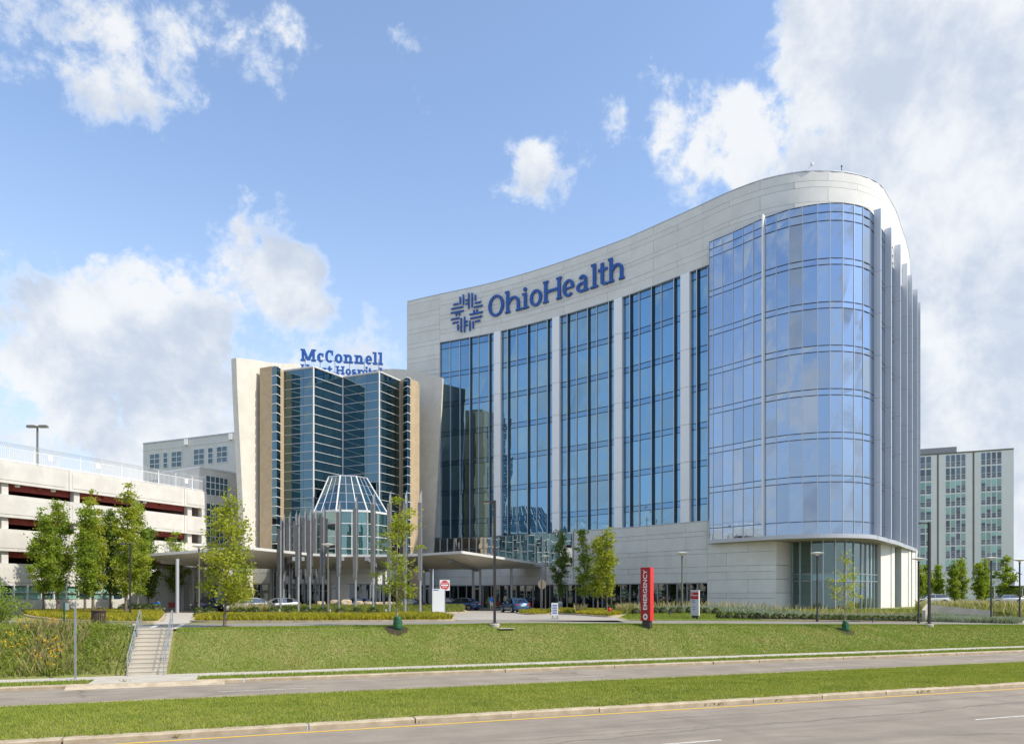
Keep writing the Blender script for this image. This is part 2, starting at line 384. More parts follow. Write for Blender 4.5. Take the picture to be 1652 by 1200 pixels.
leafmat('leaf_box', (.065, .11, .02), (.12, .17, .032), (.05, .09, .018), .4)
leafmat('leaf_cover', (.36, .34, .028), (.48, .42, .045), (.25, .27, .028), .45)
leafmat('blade_lawn', (.165, .26, .026), (.24, .33, .04), (.275, .295, .062), .3, oscale=1.1, stretch=(.35, 1, 1))
leafmat('blade_median', (.28, .325, .052), (.37, .405, .078), (.22, .285, .044), .3, oscale=1.3, stretch=(.5, 1, 1))
leafmat('blade_meadow', (.22, .23, .06), (.34, .31, .13), (.38, .31, .18), .3)
leafmat('blade_meadow_green', (.18, .235, .042), (.28, .31, .07), (.22, .25, .06), .3)
leafmat('blade_plume', (.42, .38, .20), (.52, .46, .28), (.36, .35, .17), .4)
leafmat('blade_blue', (.27, .33, .26), (.38, .43, .35), (.24, .29, .19), .3)
leafmat('flower_yellow', (.72, .44, .02), (.80, .52, .03), (.70, .40, .02), .3)

# ------------------------------------------------------------------ ground frame: u along the street, v away from the camera
T_ = Vector((0.939, 0.344)).normalized(); N_ = Vector((-T_.y, T_.x)); STRZ = math.atan2(T_.y, T_.x)
def uv2xy(u, v): return (u * T_.x + v * N_.x, u * T_.y + v * N_.y)
def xy2uv(x, y): return (x * T_.x + y * T_.y, x * N_.x + y * N_.y)
def sst(a, b, x):
    t = min(1.0, max(0.0, (x - a) / (b - a))); return t * t * (3 - 2 * t)
ZR = -2.05; ZS = -1.90
def ground(x, y):
    u, v = xy2uv(x, y)
    b = -min(.8, max(0.0, .0165 * x))
    top = b + sst(49.5, 58, v) * (-b + .42 * sst(6, 18, x))
    if v < 41.9:
        k = min(1.0, max(0.0, (v - 37.75) / 4.1)); k = .72 * k + .28 * (k * k * (3 - 2 * k))
        return ZS + (top - ZS) * k
    return top
def PG(px, py, z=0.0):
    Y = F * (CH - z) / (py - HY); return ((px - CX) / F * Y, Y, z)
def PY(px, Y): return ((px - CX) / F * Y, Y)
def ZY(py, Y): return CH + (HY - py) * Y / F
def GP(px, py):                      # photo pixel -> point on the ground
    dx = (px - CX) / F; dz = (HY - py) / F; y = 30.0
    for i in range(4000):
        if CH + dz * y <= ground(dx * y, y): break
        y += .05
    return (dx * y, y, ground(dx * y, y))
def GX(px, Y):                       # pixel column at a chosen depth, standing on the ground
    x, y = PY(px, Y); return (x, y, ground(x, y))

# ------------------------------------------------------------------ setting
def grid_uv(name, us, vs, zf, m, kind='structure', parent=None, skirt=0):
    V = []; Fq = []
    for v in vs:
        for u in us:
            x, y = uv2xy(u, v); V.append((x, y, zf(x, y, u, v)))
    n = len(us)
    for j in range(len(vs) - 1):
        for i in range(n - 1):
            a = j * n + i; Fq.append((a, a + 1, a + n + 1, a + n))
    me = bpy.data.meshes.new(name); me.from_pydata(V, [], Fq); me.update()
    me.polygons.foreach_set('use_smooth', [True] * len(me.polygons))
    o = link(name, me, m, parent)
    if kind: o['kind'] = kind
    return o
def flat_uv(name, u0, u1, v0, v1, z, m, kind='structure', parent=None, th=.0):
    # built in street-aligned local axes so that road textures run along the street
    mb = MB(); n = 12
    vs = []
    for i in range(n + 1):
        u = u0 + (u1 - u0) * i / n; vs += [(u, v0, 0), (u, v1, 0)]
    mb.add(vs, [(2 * i, 2 * i + 2, 2 * i + 3, 2 * i + 1) for i in range(n)])
    o = mb.build(name, m, parent, loc=(0, 0, z), rz=STRZ)
    if kind: o['kind'] = kind
    return o
flat_uv('road_near', -260, 420, -60, 21.72, ZR, M['asphalt_light'])
flat_uv('road_far', -260, 420, 28.9, 34.62, ZR, M['asphalt_light'])
# painted lines
for i, u in enumerate([3.5 + 13.65 * k for k in range(-4, 9)]):
    flat_uv('lane_dash', u - 4.6 + .3, u - 1.2 + .3, 31.45, 31.56, ZR + .006, M['road_paint'])
for k in range(-3, 6):
    u0 = 8.9 + 12.2 * k
    flat_uv('lane_dash_near', u0, u0 + 3.0, 16.42, 16.54, ZR + .006, M['road_paint'])
flat_uv('edge_line', -200, 300, 21.26, 21.41, ZR + .006, M['road_yellow'])
def kerb(name, v0, v1, ztop, us, gaps=(), face=1):
    root = tag(empty(name), kind='structure'); rng = random.Random(7)
    protos = []
    mb = MB(); L = 3.04
    prof = [(v0, -.12), (v0, ztop - ZR - .03), (v0 + .03, ztop - ZR), (v1, ztop - ZR), (v1, -.12)] if face > 0 else \
           [(v0, -.12), (v0, ztop - ZR), (v1 - .03, ztop - ZR), (v1, ztop - ZR - .03), (v1, -.12)]
    n = len(prof); vs = [(-L / 2 + .012, a, b) for a, b in prof] + [(L / 2 - .012, a, b) for a, b in prof]
    mb.add(vs, [tuple(range(n)), tuple(range(n, 2 * n))[::-1]] + [(i, n + i, n + (i + 1) % n, (i + 1) % n) for i in range(n)])
    me = mb.mesh('kerb_stone'); u = us[0]
    while u < us[1]:
        if not any(a < u < b for a, b in gaps):
            o = link('kerb_stone', me, M['kerb_concrete'], root)
            x, y = uv2xy(u, 0); o.location = (x, y, ZR + rng.uniform(-.008, .008)); o.rotation_euler = (0, 0, STRZ + rng.uniform(-.0015, .0015))
        u += L
    return root
kerb('kerb_median_near', 21.70, 22.08, ZS, (-24, 60))
kerb('kerb_median_far', 28.62, 28.92, ZS, (-34, 90), face=-1)
SU = xy2uv(-17.3, 35.6)[0]           # stair axis along the street
kerb('kerb_far', 34.60, 35.02, ZS, (-50, 96), gaps=((SU - 1.9, SU + 2.3),))
grid_uv('median', [-260 + 8 * i for i in range(86)], [22.05 + (28.65 - 22.05) * i / 8 for i in range(9)],
        lambda x, y, u, v: ZS - .02 + .10 * math.sin(math.pi * min(1, max(0, (v - 22.05) / 6.6))), M['grass_soil'])
flat_uv('verge', -260, 420, 35.0, 37.8, ZS - .015, M['grass_soil'])
wk = tag(empty('sidewalk'), kind='structure')
sl = MB().box((0, 0, 0), (1.49, 1.28, .10)).mesh('paving_slab'); rng = random.Random(3)
for k in range(-34, 66):
    u = SU + 1.5 * k; x, y = uv2xy(u, 36.98)
    o = link('paving_slab', sl, M['walk_concrete'], wk, (x, y, ZS - .03 + rng.uniform(-.006, .006)), STRZ)
x, y = uv2xy(SU + .2, 35.47); MB().box((0, 0, 0), (4.1, 1.72, .10)).build('stair_landing', M['walk_concrete'], wk, loc=(x, y, ZS - .028), rz=STRZ)
rp = MB().add([(-2.6, 34.1, ZR + .004), (3.4, 34.1, ZR + .004), (3.4, 34.7, ZS + .018), (-2.6, 34.7, ZS + .018), (3.4, 34.7, ZR - .1), (-2.6, 34.7, ZR - .1), (-2.6, 34.1, ZR - .1), (3.4, 34.1, ZR - .1)], [(0, 1, 2, 3), (1, 7, 4, 2), (0, 3, 5, 6), (0, 6, 7, 1), (3, 2, 4, 5)])
rp.build('kerb_ramp', M['kerb_concrete'], wk, loc=(*uv2xy(SU, 0), 0), rz=STRZ)
# main terrain: bank, lawns and everything behind
us = sorted(set([-260, -200, -150, -120, -100, -80] + [-64 + 1.0 * i for i in range(0, 150)] + [90, 100, 120, 150, 200, 280, 420]))
vs = [37.6, 37.8] + [37.8 + .35 * i for i in range(1, 16)] + [44 + 1.0 * i for i in range(0, 18)] + [62, 66, 72, 80, 100, 140, 200, 300, 500, 900]
def terr(x, y, u, v):
    z = ground(x, y)
    if 37.8 < v < 43: z += .035 * mnoise.noise((u * .6, v * .6, 3.0))
    if abs(u - SU) < .98 and 37.4 < v < 42.2: z -= .45
    return z - (.0 if v > 37.75 else .03)
grid_uv('lawn', us, vs, terr, M['grass_soil'])
# upper drive
def drape(name, us, vs, m, dz, kind='structure'):
    return grid_uv(name, us, vs, lambda x, y, u, v: ground(x, y) + dz, m, kind)
def dvn(u): return min(9.0, .8 * max(0.0, SU - .9 - u))
dr_u = [-80 + 1.5 * i for i in range(120)]
V = []; Fq = []
for u in dr_u:
    for k in range(6):
        x, y = uv2xy(u, 43.1 + dvn(u) + (49.2 + dvn(u) * 1.2 - 43.1 - dvn(u)) * k / 5); V.append((x, y, ground(x, y) + .02))
for i in range(len(dr_u) - 1):
    for k in range(5): Fq.append((i * 6 + k, i * 6 + 6 + k, i * 6 + 7 + k, i * 6 + k + 1))
tag(MB().add(V, Fq).build('drive', M['asphalt_drive']), kind='structure')
def flat_poly(name, pts, z, m, kind='structure', parent=None, th=None):
    mb = MB()
    if th: mb.prism(pts, z - th, z)
    else: mb.add([(p[0], p[1], z) for p in pts], [tuple(range(len(pts)))])
    o = mb.build(name, m, parent)
    if kind: o['kind'] = kind
    return o
def rounded(pts, r=1.0, n=5):
    out = []; L = len(pts)
    for i in range(L):
        p = Vector(pts[i][:2]); a = Vector(pts[i - 1][:2]); b = Vector(pts[(i + 1) % L][:2])
        da = (a - p); db = (b - p); rr = min(r, da.length * .45, db.length * .45)
        s = p + da.normalized() * rr; e = p + db.normalized() * rr
        for k in range(n + 1):
            t = k / n; q = s * (1 - t) ** 2 + p * 2 * t * (1 - t) + e * t * t; out.append((q.x, q.y))
    return out
# entrance forecourt (drop-off loop) in asphalt, islands stand on it
fc = [PG(740, 1001.0)[:2], PG(1010, 1001)[:2], PG(985, 994)[:2], PG(900, 988)[:2], PY(880, 97), PY(700, 97.5), PY(560, 91.5), PY(300, 89), PY(250, 80), PG(300, 1003)[:2], PG(520, 1003)[:2]]
flat_poly('forecourt', fc, .030, M['plaza_asphalt'])
def kerbed(name, pts, ztop, fill, kerb_m='kerb_concrete', w=.3):
    """raised island: a kerb ring with the bed inside"""
    poly = rounded(pts, 1.6)
    cxm = sum(p[0] for p in poly) / len(poly); cym = sum(p[1] for p in poly) / len(poly)
    L = len(poly); inn = []
    ar = sum(poly[i][0] * poly[(i + 1) % L][1] - poly[(i + 1) % L][0] * poly[i][1] for i in range(L))
    sg = 1 if ar > 0 else -1
    for i in range(L):
        a = Vector(poly[i - 1]); b = Vector(poly[(i + 1) % L]); d = (b - a).normalized(); nn = Vector((-d.y, d.x)) * sg
        inn.append((poly[i][0] + nn.x * w, poly[i][1] + nn.y * w))
    mb = MB(); vs = [(p[0], p[1], -.15) for p in poly] + [(p[0], p[1], ztop) for p in poly] + [(p[0], p[1], ztop) for p in inn] + [(p[0], p[1], -.15) for p in inn]
    fs = []
    for r_ in range(3):
        for i in range(L): fs.append((r_ * L + i, r_ * L + (i + 1) % L, (r_ + 1) * L + (i + 1) % L, (r_ + 1) * L + i))
    mb.add(vs, fs); root = tag(mb.build(name, M[kerb_m]), kind='structure')
    MB().add([(p[0], p[1], ztop - .03) for p in inn], [tuple(range(L))]).build('bed', M[fill], root)
    return inn
ISA = kerbed('island_front', [PG(302, 1004), PG(520, 1003.6), PG(742, 1001.8), PG(715, 996), PG(520, 996.2), PG(330, 996.5)], .13, 'mulch')
ISB = kerbed('island_pylons', [PG(436, 989.2), PG(640, 992.0), PG(757, 988.6), PG(742, 982.6), PY(690, 80.5), PY(560, 80.5), PY(470, 83), PY(448, 84)], .16, 'mulch')
ISC = kerbed('island_junction', [PG(832, 989.5), PG(850, 986.3), PG(893, 988.3), PG(886, 992), PG(852, 992)], .13, 'mulch', w=.22)
ISD = kerbed('island_trees', [PG(893, 986.2), PG(1010, 988.5), PG(1013, 992.8), PG(985, 996.3), PG(930, 992.5), PG(880, 989.0)], .14, 'mulch')
ISE = kerbed('island_grove', [PG(30, 990.5), PG(48, 996), PG(92, 1001.2), PG(165, 1004.5), PG(262, 1005), PG(268, 996.0), PG(262, 989), PG(60, 986.5)], .13, 'mulch')
# walks: concrete walk from the crossing to the entrance, strip in front of the pylon bed
flat_poly('entry_walk', [PG(244, 1008.5)[:2], PG(303, 1006.5)[:2], PG(330, 995)[:2], PG(345, 985)[:2], PG(270, 985)[:2], PG(266, 1000)[:2]], .045, M['walk_concrete'])
flat_poly('pylon_walk', [PG(440, 992.6)[:2], PG(640, 995.2)[:2], PG(722, 994.6)[:2], PG(735, 992.0)[:2], PG(640, 992.6)[:2], PG(440, 989.8)[:2]], .04, M['walk_concrete'])
drape('drive_kerb', [8 + 1.5 * i for i in range(70)], [49.2, 49.5], M['walk_concrete'], .09)
# crossing stripes on the drive near the stair head
for px0, px1 in ((240, 250), (279, 289), (203, 211)):
    a = PG(px0, 1013.2); b = PG(px1, 1013.2); c = PG(px1 + 10, 1007.2); d = PG(px0 + 12, 1007.2)
    flat_poly('crossing_stripe', [(q[0], q[1]) for q in (a, b, c, d)], .03, M['road_paint'])
flat_poly('stair_head', [uv2xy(SU - 1.1, 41.75), uv2xy(SU + 1.1, 41.75), uv2xy(SU + 1.15, 43.2), uv2xy(SU - 1.1, 43.2)], .028, M['walk_concrete'])

# ------------------------------------------------------------------ stair with rails
st = thing('garden_stair', 'flight of concrete steps climbing the grass bank from the sidewalk', 'stairs', (*uv2xy(SU, 37.62), ZS), STRZ)
NS = 11; RI = (0.03 - ZS) / NS; TR = 4.1 / NS
stm = MB().box((0, .6, 0), (1.62, 1.2, RI + .5)).box((0, -.012 + .02, RI / 2 + .25 - .02), (1.625, .05, .042)).mesh('step')
for k in range(NS): link('step', stm, M['step_concrete'], st, (0, k * TR, RI * (k + .5) - .25 + .02))
for sx in (-1, 1):
    MB().add([], []).box((0, 0, 0), (.01, .01, .01))
    rail = thing('stair_rail', 'galvanised double handrail on the %s side of the concrete steps' % ('left' if sx < 0 else 'right'), 'handrail', (*uv2xy(SU + sx * .74, 37.62), ZS), STRZ, 'handrails of the steps')
    r = .024; a = (0, .1, .0); zt = 0.03 - ZS
    hb = .95
    MB().tube([(0, -.25, .02), (0, -.25, hb - .1), (0, -.1, hb + .02), (0, 4.15, zt + hb + .0), (0, 4.6, zt + hb), (0, 4.6, zt)], r, 8).build('top_rail', M['galv'], rail, True)
    MB().tube([(0, -.2, .5), (0, -.1, .55), (0, 4.1, zt + .52), (0, 4.55, zt + .52)], r * .85, 8).build('lower_rail', M['galv'], rail, True)
    for q in (.9, 2.1, 3.3):
        MB().tube([(0, q, q * zt / 4.1 - .05), (0, q, q * zt / 4.1 + .96)], r, 8).build('baluster_post', M['galv'], rail, True)

# ------------------------------------------------------------------ grass blades (stuff)
RNG = np.random.default_rng(11)
def visible(X, Y, pad=40):
    px = CX + F * X / Y; return (px > -pad) & (px < 1652 + pad) & (Y > 5)
def blades(name, label, cat, P, h, w, m, lean=.45, seed=1, kind='stuff', parent=None):
    rg = np.random.default_rng(seed); n = len(P)
    az = rg.uniform(0, 2 * np.pi, n); H = h * rg.uniform(.55, 1.25, n); Wd = w * rg.uniform(.7, 1.3, n)
    la = rg.uniform(0, 2 * np.pi, n); le = lean * rg.uniform(.1, 1, n) * H
    dx = np.cos(az) * Wd / 2; dy = np.sin(az) * Wd / 2
    V = np.empty((n, 4, 3)); V[:, 0] = P + np.stack([-dx, -dy, -.01 * np.ones(n)], 1); V[:, 1] = P + np.stack([dx, dy, -.01 * np.ones(n)], 1)
    mid = P + np.stack([np.cos(la) * le * .35, np.sin(la) * le * .35, H * .6], 1); tip = P + np.stack([np.cos(la) * le, np.sin(la) * le, H], 1)
    V[:, 2] = mid + np.stack([dx * .7, dy * .7, 0 * dx], 1); V[:, 3] = tip
    b = np.arange(n)[:, None] * 4; Fq = b + np.array([[0, 1, 2, 3]])
    me = np_mesh(name, V.reshape(-1, 3), Fq, 4)
    o = link(name, me, m, parent); tag(o, label if not parent else None, cat if not parent else None, kind=kind); return o
def scat_uv(n, u0, u1, v0, v1, zf, seed):
    rg = np.random.default_rng(seed); u = rg.uniform(u0, u1, n); v = rg.uniform(v0, v1, n)
    X = u * T_.x + v * N_.x; Y = u * T_.y + v * N_.y; k = visible(X, Y); u, v, X, Y = u[k], v[k], X[k], Y[k]
    Z = np.array([zf(a, b, c, d) for a, b, c, d in zip(X, Y, u, v)]); return np.stack([X, Y, Z], 1)
medz = lambda x, y, u, v: ZS - .02 + .10 * math.sin(math.pi * min(1, max(0, (v - 22.05) / 6.6)))
blades('grass_median', 'bright green grass on the median strip between the two roads', 'grass', scat_uv(330000, -30, 52, 22.06, 28.66, medz, 5), .075, .022, M['blade_median'], seed=6)
P_ = scat_uv(4200, -30, 52, 21.98, 22.12, lambda *a: ZS, 51); blades('grass_edge', 'ragged tufts of grass creeping over the near kerb', 'grass', P_[(np.sin(P_[:, 0] * 2.3) + np.sin(P_[:, 0] * 5.1)) > .2], .10, .03, M['blade_median'], .9, seed=8)
blades('grass_verge', 'narrow strip of grass between kerb and sidewalk', 'grass', np.array([p for p in scat_uv(42000, -45, 75, 35.03, 36.32, lambda *a: ZS - .015, 9) if not (SU - 1.85 < p[0] * T_.x + p[1] * T_.y < SU + 2.25)]), .095, .034, M['blade_lawn'], seed=10)
def lawn_ok(P, lo=None):
    u = P[:, 0] * T_.x + P[:, 1] * T_.y; return P[(u > SU + .95)]
blades('grass_bank', 'mown grass on the bank above the sidewalk', 'grass', lawn_ok(scat_uv(300000, -20, 82, 37.66, 43.15, lambda x, y, u, v: terr(x, y, u, v), 12)), .07, .03, M['blade_lawn'], seed=13)
blades('grass_strip', 'mown grass strip between the drive and the tower planting', 'grass', np.array([p for p in scat_uv(90000, 8, 88, 49.55, 57, lambda x, y, u, v: ground(x, y), 14) if p[0] > 9.0]), .10, .05, M['blade_lawn'], seed=15)

rg_ = np.random.default_rng(77); C = []
for (vv, u0, u1, n) in ((21.72, -14, 44, 16), (35.0, -20, 62, 12), (34.62, -20, 60, 8)):
    for k in range(n):
        u = rg_.uniform(u0, u1); m_ = int(rg_.integers(6, 26)); uu = u + rg_.normal(size=m_) * .10; v2 = vv + rg_.normal(size=m_) * .03
        C.append(np.column_stack([uu * T_.x + v2 * N_.x, uu * T_.y + v2 * N_.y, np.full(m_, (ZR if vv < 34.8 else ZS) + .0)]))
blades('kerb_weeds', 'small dry weeds growing out of the kerb joints', 'weeds', np.concatenate(C), .13, .02, M['blade_meadow'], 1.2, 78)
# ------------------------------------------------------------------ curves in plan
class Curve:
    def __init__(s, pts, n=24):
        P = [Vector(p) for p in pts]; out = []
        for i in range(len(P) - 1):
            a = P[max(i - 1, 0)]; b = P[i]; c = P[i + 1]; d = P[min(i + 2, len(P) - 1)]
            for k in range(n):
                t = k / n
                out.append(.5 * ((2 * b) + (c - a) * t + (2 * a - 5 * b + 4 * c - d) * t * t + (3 * b - a - 3 * c + d) * t ** 3))
        out.append(P[-1])
        for it in range(3):          # light smoothing
            out = [out[0]] + [(out[i - 1] + out[i] * 2 + out[i + 1]) / 4 for i in range(1, len(out) - 1)] + [out[-1]]
        s.p = np.array([(q.x, q.y) for q in out]); d = np.hypot(*np.diff(s.p, axis=0).T); s.s = np.concatenate([[0], np.cumsum(d)]); s.L = s.s[-1]
        s.px = CX + F * s.p[:, 0] / s.p[:, 1]
        k = int(np.argmax(s.px)); s.kmax = k
    def at(s, t): return (float(np.interp(t, s.s, s.p[:, 0])), float(np.interp(t, s.s, s.p[:, 1])))
    def nrm(s, t):
        a = s.at(max(0, t - .25)); b = s.at(min(s.L, t + .25)); d = Vector((b[0] - a[0], b[1] - a[1])).normalized(); return Vector((d.y, -d.x))
    def spx(s, px): return float(np.interp(px, s.px[:s.kmax + 1], s.s[:s.kmax + 1]))
    def off(s, t, o):
        a = s.at(t); n = s.nrm(t); return (a[0] + n.x * o, a[1] + n.y * o)
def cstrip(cv, s0, s1, z0, z1, o_out, o_in, step=1.3, mb=None):
    """solid following the curve from s0 to s1, between two offsets"""
    n = max(1, int(math.ceil((s1 - s0) / step))); mb = mb or MB(); ss = [s0 + (s1 - s0) * i / n for i in range(n + 1)]
    vs = []
    for t in ss:
        a = cv.off(t, o_out); b = cv.off(t, o_in); vs += [(*a, z0), (*a, z1), (*b, z1), (*b, z0)]
    fs = [(3, 2, 1, 0), tuple(4 * n + k for k in range(4))]
    for i in range(n):
        for k in range(4): fs.append((4 * i + k, 4 * i + (k + 1) % 4, 4 * i + 4 + (k + 1) % 4, 4 * i + 4 + k))
    return mb.add(vs, fs)
def quadpane(a, b, z0, z1, th=.03, jit=.004, rg=random):
    """flat glass unit between two plan points, its corners a few mm out of plane"""
    d = Vector((b[0] - a[0], b[1] - a[1])).normalized(); n = Vector((d.y, -d.x)); c = []
    for (p, z) in ((a, z0), (b, z0), (b, z1), (a, z1)):
        j = rg.uniform(-jit, jit); c.append((p[0] + n.x * j, p[1] + n.y * j, z))
    bk = [(q[0] - n.x * th, q[1] - n.y * th, q[2]) for q in c]
    return MB().add(c + bk, [(0, 1, 2, 3), (7, 6, 5, 4), (0, 4, 5, 1), (1, 5, 6, 2), (2, 6, 7, 3), (3, 7, 4, 0)])
def panels(cv, s0, s1, zs, m, parent, length, off_o=.0, th=.12, gap=.028, name='wall_panel', seed=1, stag=True, skip=None):
    rg = random.Random(seed)
    for r in range(len(zs) - 1):
        a = s0; k = 0
        while a < s1 - .05:
            b = min(s1, a + (length * .5 if (stag and k == 0 and r % 2) else length))
            if s1 - b < length * .2: b = s1
            if not (skip and skip(a, b, zs[r], zs[r + 1])):
                cstrip(cv, a + gap / 2, b - gap / 2, zs[r] + gap / 2, zs[r + 1] - gap / 2, off_o + rg.uniform(-.004, .004), off_o - th, 1.6).build(name, m, parent, smooth=25)
            a = b; k += 1
FC = Curve([(-14.7, 104.4), (-10.0, 101.9), (-2.3, 97.9), (5.2, 92.7), (12.0, 87.0), (13.8, 85.3), (19.4, 79.2), (21.9, 76.3), (24.1, 74.3), (25.5, 73.4), (26.9, 72.8), (28.4, 72.3), (30.0, 72.2), (31.6, 72.3), (33.1, 72.6), (34.5, 73.1), (36.0, 73.9), (37.4, 75.1), (39.2, 77.3), (41.2, 79.8), (43.8, 83.6), (45.8, 86.5), (49.2, 92.0), (51.0, 97.0), (51.0, 103), (49, 109)])
BC = Curve([(20.46, 77.2), (21.5, 76.05), (22.3, 75.1), (23.0, 74.2), (23.75, 73.2), (24.6, 72.15), (25.4, 71.45), (26.3, 70.7), (27.4, 70.15), (28.6, 69.7), (29.7, 69.5), (30.9, 69.5), (32.1, 69.8), (33.1, 70.2), (34.0, 70.8), (35.0, 71.9), (37.9, 75.6), (40.7, 79.2), (43.8, 83.7), (46.2, 87.0), (50, 92.6), (52.2, 97), (52.2, 103), (50, 109)])
ZB = .1; Z_PAR0 = 36.35; Z_PAR1 = 42.9; Z_G0 = 9.55; BZ0 = 7.45; BZ1 = 38.35
TW = thing('hospital_tower', 'tall curved hospital tower with blue glass walls and pale stone parapet', 'hospital', (15, 95, 0))
TW.location = (0, 0, 0)
grp = lambda n: empty(n, parent=TW)
# closed dark core behind everything so the building is solid
core = []
ss = np.linspace(0, FC.L, 60)
for t in ss: core.append(FC.off(t, -1.0))
core += [(30, 122), (-13.2, 124)]
MB().prism(core, Z_G0, Z_PAR1 - 1.0).build('core', M['stone_back'], TW)
# the core under the podium stops further back, leaving room for the ground floor rooms
core2 = [FC.off(t, -6.5) for t in np.linspace(2.0, FC.spx(1240), 30)] + [(36, 84), (44, 92), (48, 104), (44, 114), (30, 121), (-12, 123)]
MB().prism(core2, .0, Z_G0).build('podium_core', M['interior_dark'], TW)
MB().prism(core, Z_PAR1 - .9, Z_PAR1 - .6).build('roof', M['roof_grey'], TW)
# parapet
cstrip(FC, 0, FC.L, Z_PAR0, Z_PAR1 - .03, -.12, -.55).build('parapet_back', M['stone_back'], TW)
zs = [Z_PAR0]
for h in (1.05, .62, 1.42, .50, 1.42, .62): zs.append(zs[-1] + h)
zs.append(Z_PAR1)
sE = FC.spx(709.5)
par = grp('parapet')
panels(FC, sE, FC.s[np.searchsorted(FC.p[:, 1] * (np.arange(len(FC.p)) > FC.kmax), 1e9) - 1] if False else FC.L - 6, zs, M['stone_panel'], par, 6.4, seed=2)
cstrip(FC, 0, FC.L - 5, Z_PAR1 + .0, Z_PAR1 + .09, .03, -.5).build('coping', M['steel_light'], TW)
# blind wall at the left end, and the side wall going back
endw = grp('end_wall')
zz = [ZB]; 
while zz[-1] < Z_PAR1 - 1.2: zz.append(zz[-1] + (1.42 if len(zz) % 2 else .62))
zz.append(Z_PAR1)
panels(FC, 0.0, sE, [z for z in zz if z >= 9.4 or z == zz[-1]], M['stone_panel'], endw, 6.4, seed=3, stag=False)
cstrip(FC, 0, sE, 9.0, Z_PAR1 - .04, -.121, -.6).build('end_wall_back', M['stone_back'], TW)
MB().box((-14.1, 114.5, 21.3), (.35, 19.5, 43.0), R(-3)).build('side_wall', M['stone_panel'], TW)
# pilasters between the glazing fields
fields = [(709.5, 797), (808, 891.5), (903, 991), (1004, 1098.4), (1113, 1146)]
pil = [(797, 808), (891.5, 903), (991, 1004), (1098.4, 1113)]
flz = [32.15 - 4.03 * k for k in range(7)]                # upper spandrel line of each floor
for (a, b) in pil:
    po = grp('pilaster'); cuts = [Z_G0] + sorted(z for z in flz if z > Z_G0 + .5) + [Z_PAR0]
    for i in range(len(cuts) - 1):
        cstrip(FC, FC.spx(a), FC.spx(b), cuts[i] + .02, cuts[i + 1] - .02, .10, -.5).build('pilaster_panel', M['pilaster_metal'], po)
# glazing of the concave front
div = {0: [725, 740.5, 758, 770.5, 789], 1: [819, 832.5, 851, 864, 883], 2: [915, 928.5, 948, 961, 982], 3: [1016, 1029.5, 1051, 1065, 1087], 4: [1124, 1140]}
fins = {0: [758, 789], 1: [819, 851, 883], 2: [915, 948, 982], 3: [1016, 1051, 1087], 4: [1124]}
rg = random.Random(21); small = MB(); smallsp = MB()
gl = grp('curtain_wall'); npane = 0
cstrip(FC, FC.spx(709.5), FC.spx(1150), Z_G0 - .02, Z_PAR0 - .02, -.42, -.9).build('curtain_wall_back', M['mullion_dark'], TW)
ztops = [Z_PAR0 - .95] + flz
for fi, (pa, pb) in enumerate(fields):
    e = [pa] + div[fi] + [pb]
    S = [FC.spx(q) for q in e]
    for i in range(len(S) - 1):
        a = FC.off(S[i] + .03, -.30); b = FC.off(S[i + 1] - .03, -.30)
        rows = [(Z_PAR0 - .9, Z_PAR0 - .03, 1)]
        hi = Z_PAR0 - .95
        for z in flz:
            lo = max(z + .03, Z_G0 + .02); rows.append((lo, hi, 0))
            if z - .62 < Z_G0: break
            rows.append((z - .60, z - .03, 1)); hi = z - .66
        else:
            rows.append((Z_G0 + .02, hi, 0))
        for (z0, z1, sp) in rows:
            if z1 - z0 < .15: continue
            quadpane(a, b, z0, z1, rg=rg, jit=.008).build('spandrel_panel' if sp else 'pane', M['tower_spandrel' if sp else 'tower_glass'], gl)
    for k, q in enumerate(e):
        s_ = FC.spx(q)
        if q in fins[fi]:
            cstrip(FC, s_ - .05, s_ + .05, Z_G0, Z_PAR0 - .02, .0, -.35).build('fin', M['fin_dark'], gl)
            cstrip(FC, s_ - .045, s_ + .045, Z_G0, Z_PAR0 - .02, .025, .002).build('fin_cap', M['mullion_silver'], gl)
        else:
            cstrip(FC, s_ - .035, s_ + .035, Z_G0, Z_PAR0 - .02, -.17, -.35).build('mullion', M['mullion_silver'], gl)
    for z in [Z_PAR0 - .925] + [q for z in flz for q in (z, z - .63)]:
        if z > Z_G0 + .2:
            cstrip(FC, FC.spx(pa) + .04, FC.spx(pb) - .04, z - .028, z + .028, -.235, -.34).build('transom', M['mullion_dark'], gl)
cstrip(FC, FC.spx(709.5), FC.spx(1146), Z_PAR0 - .05, Z_PAR0 + .04, .03, -.4).build('head_flashing', M['steel_light'], TW)

